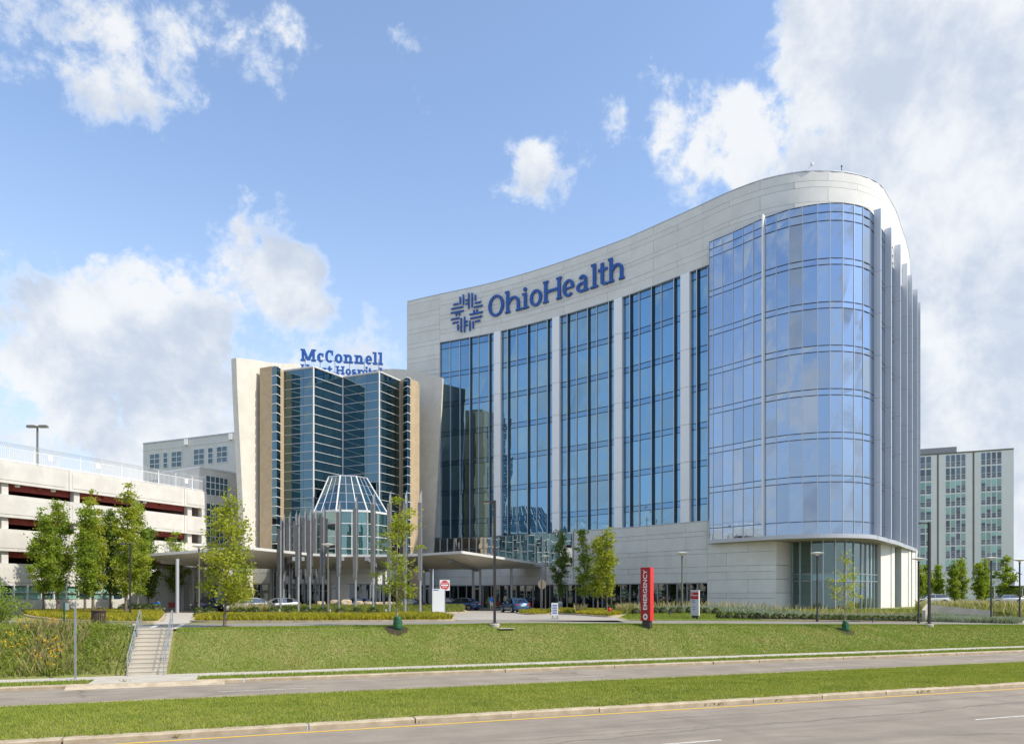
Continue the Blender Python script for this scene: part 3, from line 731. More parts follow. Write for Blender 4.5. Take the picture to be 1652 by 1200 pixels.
# ---- projecting glass bay and nose
bay = grp('glass_bay')
bpx = [1144, 1150.5, 1165.7, 1182.5, 1198.7, 1215.5, 1233, 1252.5, 1273, 1295, 1319, 1339, 1359.5, 1377.5, 1392, 1404]
bs = [BC.spx(q) for q in bpx]; bs[0] = 0.0
s_end = bs[-1]
nse = s_end
while nse + 1.24 < BC.L - .5: nse += 1.24; bs.append(nse)
bfl = [33.23 - 4.06 * k for k in range(7)]
def bay_rows():
    rows = [(37.58, BZ1 - .02, 1), (36.78, 37.52, 1)]; hi = 36.72
    for z in bfl[:6]: rows += [(z + .02, hi, 0), (z - .56, z - .03, 1)]; hi = z - .61
    rows += [(8.70, hi, 0), (BZ0 + .02, 8.66, 1)]
    return rows
far_p = MB(); far_s = MB()
for i in range(len(bs) - 1):
    a = BC.off(bs[i] + .025, 0); b = BC.off(bs[i + 1] - .025, 0); vis = i < 19
    for (z0, z1, sp) in bay_rows():
        q = quadpane(a, b, z0, z1, rg=rg, jit=.008)
        if vis: q.build('bay_spandrel' if sp else 'bay_pane', M['bay_spandrel' if sp else 'bay_glass'], bay)
        else: (far_s if sp else far_p).add(q.v, q.f)
tag(far_p.build('far_pane', M['bay_glass'], bay), kind='stuff'); tag(far_s.build('far_spandrel', M['bay_spandrel'], bay), kind='stuff')
for i, t in enumerate(bs[:len(bs) - 1]):
    cstrip(BC, t - .025, t + .025, BZ0, BZ1, .05, -.1).build('mullion', M['mullion_silver'], bay)
for z in [BZ1, 37.55, 36.75] + [q for z in bfl[:6] for q in (z, z - .58)] + [8.68]:
    cstrip(BC, 0.03, BC.L - .5, z - .035, z + .035, .025, -.1, .62).build('transom', M['mullion_dark'], bay)
cstrip(BC, 0, BC.L - .2, BZ0 - .0, BZ1 - .05, -.12, -.5).build('bay_back', M['mullion_dark'], bay)
# side return of the bay to the concave front, and its top
a = BC.off(0, 0); b = FC.off(FC.spx(1150), -.3)
MB().prism([a, (a[0] + .06, a[1] + .06), (b[0] + .5, b[1] + .5), b], BZ0, BZ1).build('bay_return', M['tower_spandrel'], bay)
top = [BC.off(t, -.02) for t in np.linspace(0, BC.L, 50)] + [FC.off(t, -.6) for t in np.linspace(FC.L, FC.spx(1150), 40)]
MB().prism(top, BZ1 - .08, BZ1 - .01).build('bay_roof', M['mullion_dark'], bay)
# fins on the bay
s0 = BC.spx(1233); cstrip(BC, s0 - .06, s0 + .06, BZ0, BZ1 + .25, .38, .0).build('bay_fin', M['pilaster_metal'], bay)
for (fx, fy) in ((35.3, 71.6), (38.6, 75.1), (41.4, 78.7), (44.5, 83.2), (46.9, 86.1), (49.6, 90.2), (52.1, 94.4)):
    k = int(np.argmin((BC.p[:, 0] - fx) ** 2 + (BC.p[:, 1] - fy) ** 2)); t = BC.s[k]
    zc = [BZ0 + .05] + [z - .3 for z in sorted(bfl[:6])] + [BZ1 + .55]
    fo = empty('bay_fin_stack', parent=bay) if False else bay
    cstrip(BC, t - .11, t + .11, BZ0 + .02, BZ1 + .55, .62, .0).build('bay_fin', M['fin_metal'], bay)
    for zq in zc[1:-1]: cstrip(BC, t - .115, t + .115, zq - .015, zq + .015, .625, .01).build('fin_joint', M['steel_grey'], bay)
# overhanging floor of the bay
ov = [BC.off(t, .30) for t in np.linspace(0.0, BC.L, 80)] + [(44, 112), (40, 96), (34, 86), (27, 80)]
MB().prism(ov, 7.12, BZ0 - .02).build('bay_floor', M['soffit'], TW)
cstrip(BC, 0.0, BC.L - .1, 7.10, BZ0 + .04, .36, .28, .5).build('bay_floor_edge', M['steel_light'], TW)
# rooftop bits
rb = grp('roof_camera'); p = FC.off(FC.spx(1306), -.4)
MB().tube([(p[0], p[1], Z_PAR1 - .8), (p[0] + .1, p[1], Z_PAR1 + .6), (p[0] + .3, p[1], Z_PAR1 + 1.0)], .05, 6).lathe([(.02, -.2), (.16, -.12), (.16, .1), (.02, .2)], 8, (p[0] + .35, p[1], Z_PAR1 + .9)).build('camera_mast', M['sign_white'], rb)
p = FC.off(FC.spx(1362), -.4); MB().tube([(p[0], p[1], Z_PAR1 - .8), (p[0], p[1], Z_PAR1 + .75)], .04, 6).lathe([(.02, -.12), (.1, 0), (.02, .15)], 8, (p[0], p[1], Z_PAR1 + .8)).build('roof_beacon', M['lamp_bronze'], rb)

# ---- podium: ribbon window, stone wall and shopfront glazing
pod = grp('podium')
s700 = FC.spx(700); s926 = FC.spx(926); s1142 = FC.spx(1142); s1252 = FC.spx(1252.5); s1148 = FC.spx(1148)
RBZ0 = 5.47; SF = 3.1
for k, name in ((0, 'ribbon_back'),): cstrip(FC, s700, s926, RBZ0, Z_G0 - .05, .10, -.4).build(name, M['mullion_dark'], pod)
nr = 19; rs = [s700 + (s926 - s700) * i / nr for i in range(nr + 1)]
for i in range(nr):
    for (z0, z1) in ((RBZ0 + .03, 7.9), (7.98, Z_G0 - .12)):
        quadpane(FC.off(rs[i] + .03, .22), FC.off(rs[i + 1] - .03, .22), z0, z1, rg=rg, jit=.012).build('ribbon_pane', M['ribbon_glass'], pod)
for t in rs: cstrip(FC, t - .035, t + .035, RBZ0, Z_G0 - .06, .32, .1).build('ribbon_mullion', M['mullion_silver'], pod)
for z in (RBZ0, 7.94, Z_G0 - .09): cstrip(FC, s700, s926, z - .03, z + .03, .28, .1).build('ribbon_transom', M['steel_grey'], pod)
cstrip(FC, s700 - .5, s1252, Z_G0 - .06, Z_G0 + .06, .34, -.3).build('podium_coping', M['steel_light'], pod) if False else cstrip(FC, s926, s1148, Z_G0 - .03, Z_G0 + .05, .16, -.3).build('podium_coping', M['steel_light'], pod)
panels(FC, s700, s926, [SF, 4.2, RBZ0 - .02], M['stone_panel'], pod, 4.2, .12, .15, .026, seed=5)
panels(FC, s926 + .05, s1142, [SF, 4.15, 4.75, 6.1, 6.6, 8.0, 8.5, Z_G0 - .03], M['stone_panel'], pod, 5.2, .12, .15, .026, seed=6)
panels(FC, s1142, s1252, [.05, 1.45, 2.0, SF + .25, 4.15, 4.75, 6.1, 7.1], M['stone_panel'], pod, 4.6, .12, .15, .026, seed=7)
panels(FC, s1142, s1148, [7.1, 8.5, Z_G0 - .03], M['stone_panel'], pod, 4.6, .12, .15, .026, seed=8)
cstrip(FC, s700, s926, SF, RBZ0, -.031, -.5).build('podium_wall_back', M['stone_back'], pod)
cstrip(FC, s926, s1142, SF, Z_G0 - .06, -.031, -.5).build('podium_wall_back', M['stone_back'], pod)
cstrip(FC, s1142, s1252, .0, 7.1, -.031, -.5).build('podium_wall_back', M['stone_back'], pod)
# shopfront
s_a = s700; n = int((s1142 - s_a) / 1.28); sw = [s_a + (s1142 - s_a) * i / n for i in range(n + 1)]
for i in range(n):
    quadpane(FC.off(sw[i] + .03, -.05), FC.off(sw[i + 1] - .03, -.05), .12, SF - .1, rg=rg, jit=.006).build('shopfront_pane', M['store_glass'], pod)
for t in sw: cstrip(FC, t - .035, t + .035, .05, SF - .05, .06, -.1).build('shopfront_mullion', M['mullion_silver'], pod)
cstrip(FC, s_a, s1142, SF - .1, SF + .02, .10, -.3).build('shopfront_head', M['steel_grey'], pod)
cstrip(FC, s_a, s1142, -.2, .13, .05, -.12).build('shopfront_sill', M['steel_grey'], pod)
cstrip(FC, s_a, s1142, -.05, .02, -.12, -6.4).build('shop_floor', M['interior_wall'], pod)
cstrip(FC, s_a, s1142, 3.4, 3.5, -.55, -6.4).build('shop_ceiling', M['interior_wall'], pod)
for t in np.arange(s_a + 3, s1142 - 2, 5.3):
    cstrip(FC, t, t + .5, 0, 3.4, -2.6, -3.1).build('shop_column', M['interior_wall'], pod)
    cstrip(FC, t + 1.4, t + 3.0, 0.02, .85, -1.6, -2.2).build('shop_counter', M['garage_red'], pod)
# return of the podium into the lobby, lobby glass, stone piers
p0 = FC.off(s1252, .12); p1 = PY(1278, 75.4)
rc = Curve([p0, ((p0[0] + p1[0]) / 2, (p0[1] + p1[1]) / 2), p1])
panels(rc, 0.02, rc.L, [.05, 2.0, SF + .25, 4.75, 7.1], M['stone_panel'], pod, 9, 0, .3, .035, seed=9, stag=False)
LC = Curve([PY(1278, 75.2), PY(1298, 73.6), PY(1320, 72.6), PY(1342, 72.3), PY(1364, 72.8), PY(1385, 74.0), PY(1402, 75.7), PY(1415, 77.6), PY(1437, 81.6), PY(1450, 85.0), PY(1463, 88.6), PY(1474, 92.5)])
lpx = [1278, 1291, 1309.5, 1328, 1347, 1363.5, 1377, 1389, 1396.5, 1403.5, 1409, 1415]
lob = grp('lobby')
for i in range(len(lpx) - 1):
    a = LC.off(LC.spx(lpx[i]) + .02, 0); b = LC.off(LC.spx(lpx[i + 1]) - .02, 0)
    for (z0, z1, mm) in ((.35, 3.15, 'lobby_glass'), (3.2, 3.85, 'green_glass'), (3.9, 7.05, 'lobby_glass')):
        quadpane(a, b, z0, z1, rg=rg, jit=.006).build('lobby_pane', M[mm], lob)
for q in lpx: cstrip(LC, LC.spx(q) - .045, LC.spx(q) + .045, .25, 7.12, .10, -.1).build('lobby_mullion', M['mullion_silver'], lob)
for z in (.3, 3.17, 3.87, 7.08): cstrip(LC, 0, LC.spx(1415), z - .05, z + .05, .06, -.08, .6).build('lobby_transom', M['steel_grey'], lob)
cstrip(LC, 0, LC.spx(1415), .0, .26, .12, -.3, .6).build('lobby_plinth', M['walk_concrete'], lob)
cstrip(LC, .1, LC.spx(1412), .1, .2, -.3, -7.5).build('lobby_floor', M['interior_wall'], lob)
cstrip(LC, .3, LC.spx(1405), .2, 7.0, -7.0, -7.4).build('lobby_wall', M['interior_green'], lob)
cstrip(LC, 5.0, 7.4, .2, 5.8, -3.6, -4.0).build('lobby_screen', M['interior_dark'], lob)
cstrip(LC, 1.2, 2.4, .2, 2.6, -2.6, -2.9).build('lobby_screen', M['interior_dark'], lob)
cstrip(LC, 3.0, 9.0, 3.3, 3.7, -4.0, -7.0).build('lobby_gallery', M['white_paint'], lob)
for (a, b) in ((1415, 1437), (1448.5, 1463.5), (1466, 1475)):
    t0, t1 = LC.spx(a), min(LC.L, LC.spx(b)); d = .72
    cstrip(LC, t0 + .05, t0 + (t1 - t0) * d - .04, .0, 7.11, .35, -.5).build('pier', M['stone_panel'], lob)
    cstrip(LC, t0 + (t1 - t0) * d + .04, t1 - .03, .0, 7.11, .42, -.5).build('pier', M['stone_panel'], lob)
    cstrip(LC, t0 + (t1 - t0) * d - .03, t0 + (t1 - t0) * d + .03, .0, 6.2, .20, -.4).build('pier_reveal', M['lamp_bronze'], lob)
for (a, b) in ((1437, 1448.5), (1463.5, 1466)):
    t0, t1 = LC.spx(a), LC.spx(b); quadpane(LC.off(t0, -.2), LC.off(t1, -.2), .2, 7.1).build('lobby_pane', M['green_glass'], lob)
    for q in (.33, .66): cstrip(LC, t0 + (t1 - t0) * q - .03, t0 + (t1 - t0) * q + .03, .2, 7.1, -.1, -.2).build('lobby_mullion', M['mullion_silver'], lob)

# ------------------------------------------------------------------ slab-serif letters built from strokes
def ring_arc(cx, cy, rx, ry, st, a0, a1, n=22, sth=None):
    sth = sth or st; out = []; inn = []
    for k in range(n + 1):
        t = R(a0 + (a1 - a0) * k / n); out.append((cx + rx * math.cos(t), cy + ry * math.sin(t))); inn.append((cx + (rx - st) * math.cos(t), cy + (ry - sth) * math.sin(t)))
    return [[out[k], out[k + 1], inn[k + 1], inn[k]] for k in range(n)]
def bx2(x0, x1, y0, y1): return [[(x0, y0), (x1, y0), (x1, y1), (x0, y1)]]
def sq(a, b, c, d): return [[a, b, c, d]]
def glyph(ch, w, cap, xh, st):
    """list of stroke groups; each group is a list of quads in letter space (x 0..w, baseline 0)"""
    sh = st * .72; sr = st * .42; G = []; asc = cap * 1.05
    if ch in 'Oo':
        h = cap if ch == 'O' else xh; G += [ring_arc(w / 2, h / 2, w / 2, h / 2 + .02 * cap, st, 0, 360, 40, sh)]
    elif ch in 'hn':
        s0 = sr; top = asc if ch == 'h' else xh; x1 = w - sr
        G += [bx2(s0, s0 + st, 0, top), bx2(0, s0 + .01, top - sh * .8, top), bx2(0, s0 + st + sr, 0, sh * .75), bx2(x1 - st - sr * .9, w, 0, sh * .75)]
        rx = (x1 - s0 - st * .4) / 2; cx = x1 - rx
        G += [ring_arc(cx, xh - rx * 1.0, rx, rx, st, 0, 165, 18, sh), bx2(x1 - st, x1, 0, xh - rx)]
    elif ch in 'li':
        top = asc if ch == 'l' else xh; c = w * .52
        G += [bx2(c - st / 2, c + st / 2, 0, top), bx2(c - st / 2 - sr * 1.3, c - st / 2 + .01, top - sh * .8, top), bx2(0, w, 0, sh * .75)]
        if ch == 'i': G += [ring_arc(c - st * .05, xh + st * 1.05, st * .62, st * .62, st * .6, 0, 360, 16)]
    elif ch == 'H':
        for a in (0, w - st - 2 * sr):
            G += [bx2(a + sr, a + sr + st, 0, cap), bx2(a, a + st + 2 * sr, 0, sh * .75), bx2(a, a + st + 2 * sr, cap - sh * .75, cap)]
        G += [bx2(sr + st * .9, w - sr - st * .9, cap * .5 - sh / 2, cap * .5 + sh / 2)]
    elif ch == 'e':
        G += [ring_arc(w / 2, xh / 2, w / 2, xh / 2 + .02 * cap, st, 0, 315, 32, sh), bx2(st * .6, w - st * .08, xh * .5 - sh * .35, xh * .5 + sh * .35)]
    elif ch in 'cC':
        h = xh if ch == 'c' else cap
        G += [ring_arc(w * .54, h / 2, w * .54, h / 2 + .02 * cap, st, 48, 312, 28, sh), bx2(w - st * .62, w, h * .60, h * .98)]
    elif ch == 'a':
        x1 = w - sr * 1.2
        G += [ring_arc(w * .46, xh * .30, w * .46, xh * .31, st * .95, 30, 330, 24, sh), bx2(x1 - st, x1, 0, xh * .66), bx2(x1 - st * .5, w, 0, sh * .75),
              ring_arc(x1 - w * .36, xh * .66, w * .36, xh * .36, st, 0, 150, 16, sh)]
    elif ch == 't':
        c = w * .42; G += [bx2(c - st / 2, c + st / 2, st * .9, xh * 1.32), bx2(0, w * .95, xh - sh, xh), ring_arc(c + w * .36 , st * .95, w * .36 + st / 2, st * .97, st, 180, 300, 14, sh)]
    elif ch == 'r':
        G += [bx2(sr, sr + st, 0, xh), bx2(0, sr + .01, xh - sh * .8, xh), bx2(0, sr * 2.2 + st, 0, sh * .75), ring_arc(w * .72, xh * .58, w * .42, xh * .42, st * .9, 55, 165, 14, sh)]
    elif ch == 's':
        q = xh / 4 + sh / 4
        G += [ring_arc(w / 2, xh - q, w / 2 * .94, q, st * .85, 30, 270, 20, sh), ring_arc(w / 2, q, w / 2, q, st * .85, -150, 90, 20, sh * .98)]
    elif ch == 'p':
        G += [bx2(sr, sr + st, -xh * .45, xh), bx2(0, sr + .01, xh - sh * .8, xh), bx2(0, sr * 2 + st, -xh * .45, -xh * .45 + sh * .7), ring_arc((w + st) / 2, xh / 2, (w - st * .6) / 2, xh / 2, st, -170, 170, 26, sh)]
    elif ch == 'M':
        s = st * .95
        for a in (0, w - s - 2 * sr):
            G += [bx2(a + sr, a + sr + s, 0, cap), bx2(a, a + s + 2 * sr, 0, sh * .75), bx2(a if a == 0 else a + sr * .5, a + s + (1.5 * sr if a == 0 else 2 * sr), cap - sh * .75, cap)]
        m = w / 2; G += [sq((sr, cap), (sr + s * 1.25, cap), (m + s * .5, cap * .08), (m - s * .6, cap * .08)), sq((w - sr - s * 1.25, cap), (w - sr, cap), (m + s * .6, cap * .085), (m - s * .5, cap * .085))]
    return G
def place_glyph(G, fn, d0, d1):
    """fn(x, y, depth) -> world; every stroke group gets a slightly different front so none coincide"""
    mb = MB()
    for gi, grp_ in enumerate(G):
        d = d1 + gi * .006
        for q in grp_:
            mb.add([fn(x, y, d0 + gi * .002) for x, y in q] + [fn(x, y, d) for x, y in q], [(3, 2, 1, 0), (4, 5, 6, 7), (0, 1, 5, 4), (1, 2, 6, 5), (2, 3, 7, 6), (3, 0, 4, 7)])
    return mb
sg = thing('wall_sign', 'large blue lettering and woven round emblem on the tower parapet', 'sign')
LET = [('O', 789, 814), ('h', 816, 841.5), ('i', 842.6, 854), ('o', 856, 875.3), ('H', 877.3, 907.4), ('e', 909, 927.4), ('a', 931, 950.6), ('l', 953.7, 966), ('t', 966.4, 981.5), ('h', 982.4, 1008.7)]
for ch, a, b in LET:
    sa, sb = FC.spx(a), FC.spx(b)
    fn = lambda x, y, d, sa=sa: (*FC.off(sa + x, d), 38.35 + y)
    place_glyph(glyph(ch, sb - sa, 2.72, 2.02, .43), fn, .06, .24).build('letter', M['sign_blue'], sg)
sc_ = FC.spx(753.6); RX = (FC.spx(779.6) - FC.spx(727.6)) / 2; RY = 2.62
bars = [('v', -.40, .50, .88), ('v', -.20, .44, .97), ('v', .13, .18, 1.0), ('v', .34, .22, .97), ('v', .54, .52, .84), ('h', .64, -.06, .10), ('h', .45, -.06, .10)]
em = empty('emblem', parent=sg); hw = .040
for r_ in range(4):
    for k, (o_, c, a, b) in enumerate(bars):
        if o_ == 'v': quad = [(c - hw, a), (c + hw, a), (c + hw, b - .03), (c - hw, b + .03 if c < 0 else b)]
        else: quad = [(a, c - hw), (b + .0, c - hw), (b + .0, c + hw), (a, c + hw)]
        for _ in range(r_): quad = [(-y, x) for x, y in quad]
        place_glyph([[quad]], lambda x, y, d: (*FC.off(sc_ + x * RX, d), 39.64 + y * RY), .06, .2 + .004 * k).build('emblem_bar', M['sign_blue'], em)
# ------------------------------------------------------------------ heart hospital entrance block
HB = thing('entrance_building', 'hospital block with folded dark glass front between curved stone walls', 'hospital')
hz = 28.75
def sail(pts, ztops, bot_px, side, name):
    cv = Curve([PY(*p) for p in pts]); n = 26; nz = 10; th = .9 if side < 0 else .3; V = []; Fq = []
    for layer in (0, 1):
        for j in range(nz + 1):
            k = 1 - (j / nz)
            lo, hi = 0.0, cv.L
            kk = k ** 1.15
            if side < 0: lo = cv.spx(bot_px) * kk
            else: hi = cv.L - (cv.L - cv.spx(bot_px)) * kk
            for i in range(n + 1):
                s_ = lo + (hi - lo) * i / n; p = cv.off(s_, -th * layer); V.append((p[0], p[1], float(np.interp(s_ / cv.L, np.linspace(0, 1, len(ztops)), ztops)) * j / nz - (.3 if j == 0 else 0)))
    m_ = (n + 1) * (nz + 1)
    for j in range(nz):
        for i in range(n):
            a = j * (n + 1) + i; Fq.append((a, a + 1, a + n + 2, a + n + 1)); b = a + m_; Fq.append((b + n + 1, b + n + 2, b + 1, b))
        for i in (0, n):
            a = j * (n + 1) + i; Fq.append((a, a + n + 1, a + n + 1 + m_, a + m_))
    for i in range(n):
        a = nz * (n + 1) + i; Fq.append((a, a + 1, a + 1 + m_, a + m_))
    mb = MB(); mb.add(V, Fq); o = mb.build(name, M['sail_stone'], HB, smooth=30)
    return cv
def sailz(pts, ys): return [ZY(y, p[1]) for p, y in zip(pts, ys)]
SP = [(381, 86.4), (396, 87.5), (412, 88.8), (432, 91.0), (458, 94.5), (490, 99.5)]
sail(SP, sailz(SP, (577, 575, 574, 574, 577.5, 588)), 401, -1, 'curved_wall')
SP = [(600, 105.5), (620, 103.6), (640, 101.9), (660, 100.6), (688, 99.2), (714, 98.3)]
sail(SP, sailz(SP, (597, 595, 594.5, 597, 602, 609.5)), 693, 1, 'curved_wall')
# stone strip closing behind the right curved wall
facets = [((457, 90.0), (506, 88.3)), ((506, 88.3), (553, 92.6)), ((553, 92.6), (612, 90.25)), ((612, 90.25), (646, 94.2))]
gw = empty('folded_glass', parent=HB); rg = random.Random(5)
rowz = [hz - 1.1 * k for k in range(22)]
for (a, b) in facets:
    A = Vector(PY(*a)); B = Vector(PY(*b)); d = (B - A).normalized(); n = Vector((d.y, -d.x))
    for r in range(len(rowz) - 1):
        for k in range(3):
            p = A + (B - A) * (k / 3) + d * .012; q = A + (B - A) * ((k + 1) / 3) - d * .012
            quadpane(p, q, rowz[r + 1] + .02, rowz[r] - .02, rg=rg, jit=.004).build('pane', M['heart_glass'], gw)
    for z in rowz:
        MB().bar((A.x + n.x * .03, A.y + n.y * .03, z), (B.x + n.x * .03, B.y + n.y * .03, z), .07, .05).build('transom', M['white_paint'], gw)
    A2 = A - n * .1 + d * .35; B2 = B - n * .1 - d * .35
    MB().prism([A2, B2, B2 - n * .3, A2 - n * .3], 5.5, hz - .05).build('glass_back', M['mullion_dark'], gw)
for a in (facets[0][0], facets[0][1], facets[2][0], facets[2][1], facets[3][1]):
    x, y = PY(*a); MB().tube([(x, y - .03, 5.5), (x, y - .03, hz + .08)], .10, 6).build('corner_post', M['white_paint'], gw)
# tan pylons with narrow glazed strips
def pylon_side(tan1, g1, g2, tan2):
    py_ = empty('brick_pylon', parent=HB)
    for (a, b, ztop) in tan1 + tan2:
        A = Vector(PY(*a)); B = Vector(PY(*b)); d = (B - A).normalized(); n = Vector((d.y, -d.x))
        MB().prism([A, B, B - n * 2.2, A - n * 2.2], .0, ztop).build('brick_face', M['tan_brick'], py_)
    for (a, b) in (g1, g2):
        A = Vector(PY(*a)); B = Vector(PY(*b)); d = (B - A).normalized(); n = Vector((d.y, -d.x))
        A_, B_ = A + d * .22, B - d * .22; MB().prism([A_ - n * .06, B_ - n * .06, B_ - n * .12, A_ - n * .12], 1.0, hz - .1).build('glass_back', M['mullion_dark'], py_)
        for r in range(len(rowz) - 1):
            quadpane(A + d * .01, B - d * .01, rowz[r + 1] + .02, rowz[r] - .02, rg=rg).build('strip_pane', M['heart_glass'], py_)
        for z in rowz: MB().bar((A.x + n.x * .05, A.y + n.y * .05, z), (B.x + n.x * .05, B.y + n.y * .05, z), .12, .09).build('strip_transom', M['white_paint'], py_)
pylon_side([((419, 88.8), (439, 88.0), hz + .1)], ((439, 88.0), (446.5, 87.7)), ((446.5, 87.7), (452.5, 88.9)), [((452.5, 88.9), (457, 89.8), hz - .3)])
pylon_side([((646, 94.0), (650.5, 93.2), hz - .3)], ((650.5, 93.2), (657.5, 92.2)), ((657.5, 92.2), (662, 93.1)), [((662, 93.1), (675, 94.6), hz + .1)])
MB().prism([PY(455, 91), PY(506, 89.2), PY(553, 93.5), PY(612, 91.1), PY(648, 95.5), PY(660, 97), PY(600, 104), PY(470, 104)], 5.0, hz - .3).build('block_core', M['stone_back'], HB)
# flat coping over the glass
for (a, b) in facets:
    A = Vector(PY(*a)); B = Vector(PY(*b)); d = (B - A).normalized(); n = Vector((d.y, -d.x))
    MB().bar((*(A + n * .02), hz + .1), (*(B + n * .02), hz + .1), .3, .14).build('glass_coping', M['white_paint'], HB)
# ground floor wall under the canopy
GW = Curve([PY(398, 88.6), PY(430, 88.2), PY(470, 87.9), PY(545, 89.5), PY(600, 91.5), PY(640, 94.0), PY(697, 99.5)])
gf = empty('ground_floor', parent=HB)
zsf = 3.15
panels(GW, 0, GW.L, [zsf, 4.4, 5.75], M['stone_panel'], gf, 4.4, .05, .15, .04, seed=11)
cstrip(GW, 0, GW.L, zsf, 5.75, -.11, -.5).build('wall_back', M['stone_back'], gf)
for (a, b, kind) in ((398, 405.5, 's'), (405.5, 437, 'g'), (437, 456, 's'), (456, 535, 'g'), (535, 563, 's'), (563, 697, 'g')):
    t0, t1 = GW.spx(a), GW.spx(b)
    if kind == 's': panels(GW, t0, t1, [-.1, 1.2, zsf], M['stone_panel'], gf, 5, .05, .4, .03, seed=12)
    else:
        n = max(2, int(round((t1 - t0) / 1.3))); w = (t1 - t0) / n
        for i in range(n): quadpane(GW.off(t0 + i * w + .03, -.1), GW.off(t0 + (i + 1) * w - .03, -.1), .1, zsf - .1, rg=rg, jit=.006).build('shopfront_pane', M['store_glass'], gf)
        for i in range(n + 1): cstrip(GW, t0 + i * w - .035, t0 + i * w + .035, 0, zsf - .05, .03, -.15).build('shopfront_mullion', M['mullion_silver'], gf)
        cstrip(GW, t0, t1, zsf - .12, zsf, .04, -.2).build('shopfront_head', M['steel_grey'], gf)
        if a != 563: cstrip(GW, t0, t1, 2.25, 2.33, .02, -.15).build('door_transom', M['steel_grey'], gf)
cstrip(GW, 0, GW.L, 0.0, .04, -.2, -5).build('shop_floor', M['interior_wall'], gf)
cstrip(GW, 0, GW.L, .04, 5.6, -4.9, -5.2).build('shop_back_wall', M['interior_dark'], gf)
cstrip(GW, 0, GW.L, 5.76, 6.0, .0, -5.2).build('ground_roof', M['roof_grey'], gf)
# octagonal atrium with a glazed cone
ac = Vector(PY(566, 88.2)); r0 = 4.55; r1 = 2.35; za, zb, zc = 5.6, 11.3, 15.6; c1 = Vector(PY(561, 88.4))
at = empty('atrium', parent=HB); f0 = math.atan2(-ac.y, -ac.x) + R(1.5) - R(22.5)
def ringp(c, r, k): t = f0 + R(45) * k; return Vector((c.x + r * math.cos(t), c.y + r * math.sin(t)))
for k in range(8):
    a, b = ringp(ac, r0, k), ringp(ac, r0, k + 1); c, d = ringp(c1, r1, k), ringp(c1, r1, k + 1)
    vis = k in (0, 1, 7, 2, 6)
    nr = 4; nc = 2
    for r in range(nr):
        z0 = za + (zb - za) * r / nr; z1 = za + (zb - za) * (r + 1) / nr
        for q in range(nc):
            p0 = a + (b - a) * (q / nc); p1 = a + (b - a) * ((q + 1) / nc)
            quadpane(p1, p0, z0 + .03, z1 - .03, rg=rg).build('atrium_pane', M['green_glass'], at)
    for q in range(nc + 1):
        p0 = a + (b - a) * (q / nc); MB().tube([(*p0, za), (*p0, zb)], .11 if q in (0, nc) else .05, 6).build('atrium_post', M['white_paint'], at)
    for r in range(nr + 1):
        z0 = za + (zb - za) * r / nr; MB().bar((*a, z0), (*b, z0), .09 if r < nr else .22, .07 if r < nr else .22).build('atrium_transom', M['white_paint'], at)
    nr = 4; nc = 3
    A = Vector((*a, zb)); B = Vector((*b, zb)); C = Vector((*c, zc)); D = Vector((*d, zc))
    def pt(u, w): return (A + (B - A) * u) * (1 - w) + (C + (D - C) * u) * w
    for r in range(nr):
        for q in range(nc):
            P4 = [pt(q / nc, r / nr), pt((q + 1) / nc, r / nr), pt((q + 1) / nc, (r + 1) / nr), pt(q / nc, (r + 1) / nr)]
            n = (P4[1] - P4[0]).cross(P4[2] - P4[0]).normalized() * .03
            MB().add(P4 + [p - n for p in P4], [(0, 1, 2, 3), (7, 6, 5, 4), (0, 4, 5, 1), (1, 5, 6, 2), (2, 6, 7, 3), (3, 7, 4, 0)]).build('cone_pane', M['window_blue'], at)
    for q in range(nc): MB().tube([pt(q / nc, 0), pt(q / nc, 1)], .09 if q == 0 else .04, 6).build('cone_rib', M['mullion_silver'] if q else M['white_paint'], at)
    for r in range(1, nr + 1): MB().bar(pt(0, r / nr), pt(1, r / nr), .05 if r < nr else .14, .05 if r < nr else .14).build('cone_transom', M['mullion_silver'], at)
MB().prism([ringp(c1, r1 - .05, k) for k in range(8)], zc - .1, zc + .02).build('cone_cap', M['mullion_dark'], at)
MB().prism([ringp(ac, r0 - 1.2, k) for k in range(8)], za, zb - .2).build('atrium_inner', M['interior_green'], at)

# rooftop lettering
rs_ = thing('roof_sign', 'two lines of blue letters standing on the roof above the folded glass front', 'sign')
SA = Vector(PY(485, 93.5)); SB = Vector(PY(618, 95.2)); sd = (SB - SA).normalized(); sn = Vector((sd.y, -sd.x)); SL = (SB - SA).length
ppx = lambda q: (q - 110) / 1415.0 * SL
k_ = 93.5 / 1200.0 / 10.66
zb1 = ZY(555 + 300 / 10.66, 93.6); zb2 = ZY(555 + 500 / 10.66, 93.6)
for (txt, ext, zb_, cap, xh, st_) in (
    ('McConnell', [(108, 372), (388, 500), (525, 662), (690, 825), (838, 1005), (1025, 1190), (1215, 1335), (1345, 1430), (1440, 1525)], zb1, 1.52, 1.10, .34),
    ('HeartHospital', [(110, 262), (275, 375), (385, 475), (480, 560), (565, 650), (705, 860), (875, 970), (978, 1065), (1072, 1195), (1212, 1265), (1268, 1330), (1338, 1440), (1450, 1525)], zb2, 1.05, .75, .25)):
    for ch, (a, b) in zip(txt, ext):
        x0 = ppx(a)
        fn = lambda x, y, d, x0=x0, zb_=zb_: (*(SA + sd * (x0 + x) + sn * d), zb_ + y)
        place_glyph(glyph(ch, ppx(b) - ppx(a), cap, xh, st_), fn, .0, .18).build('letter', M['sign_blue'], rs_)
fr = MB()
for zb_ in (zb1, zb2): fr.bar((*(SA - sn * .1), zb_ + .3), (*(SB - sn * .1), zb_ + .3), .06, .06)
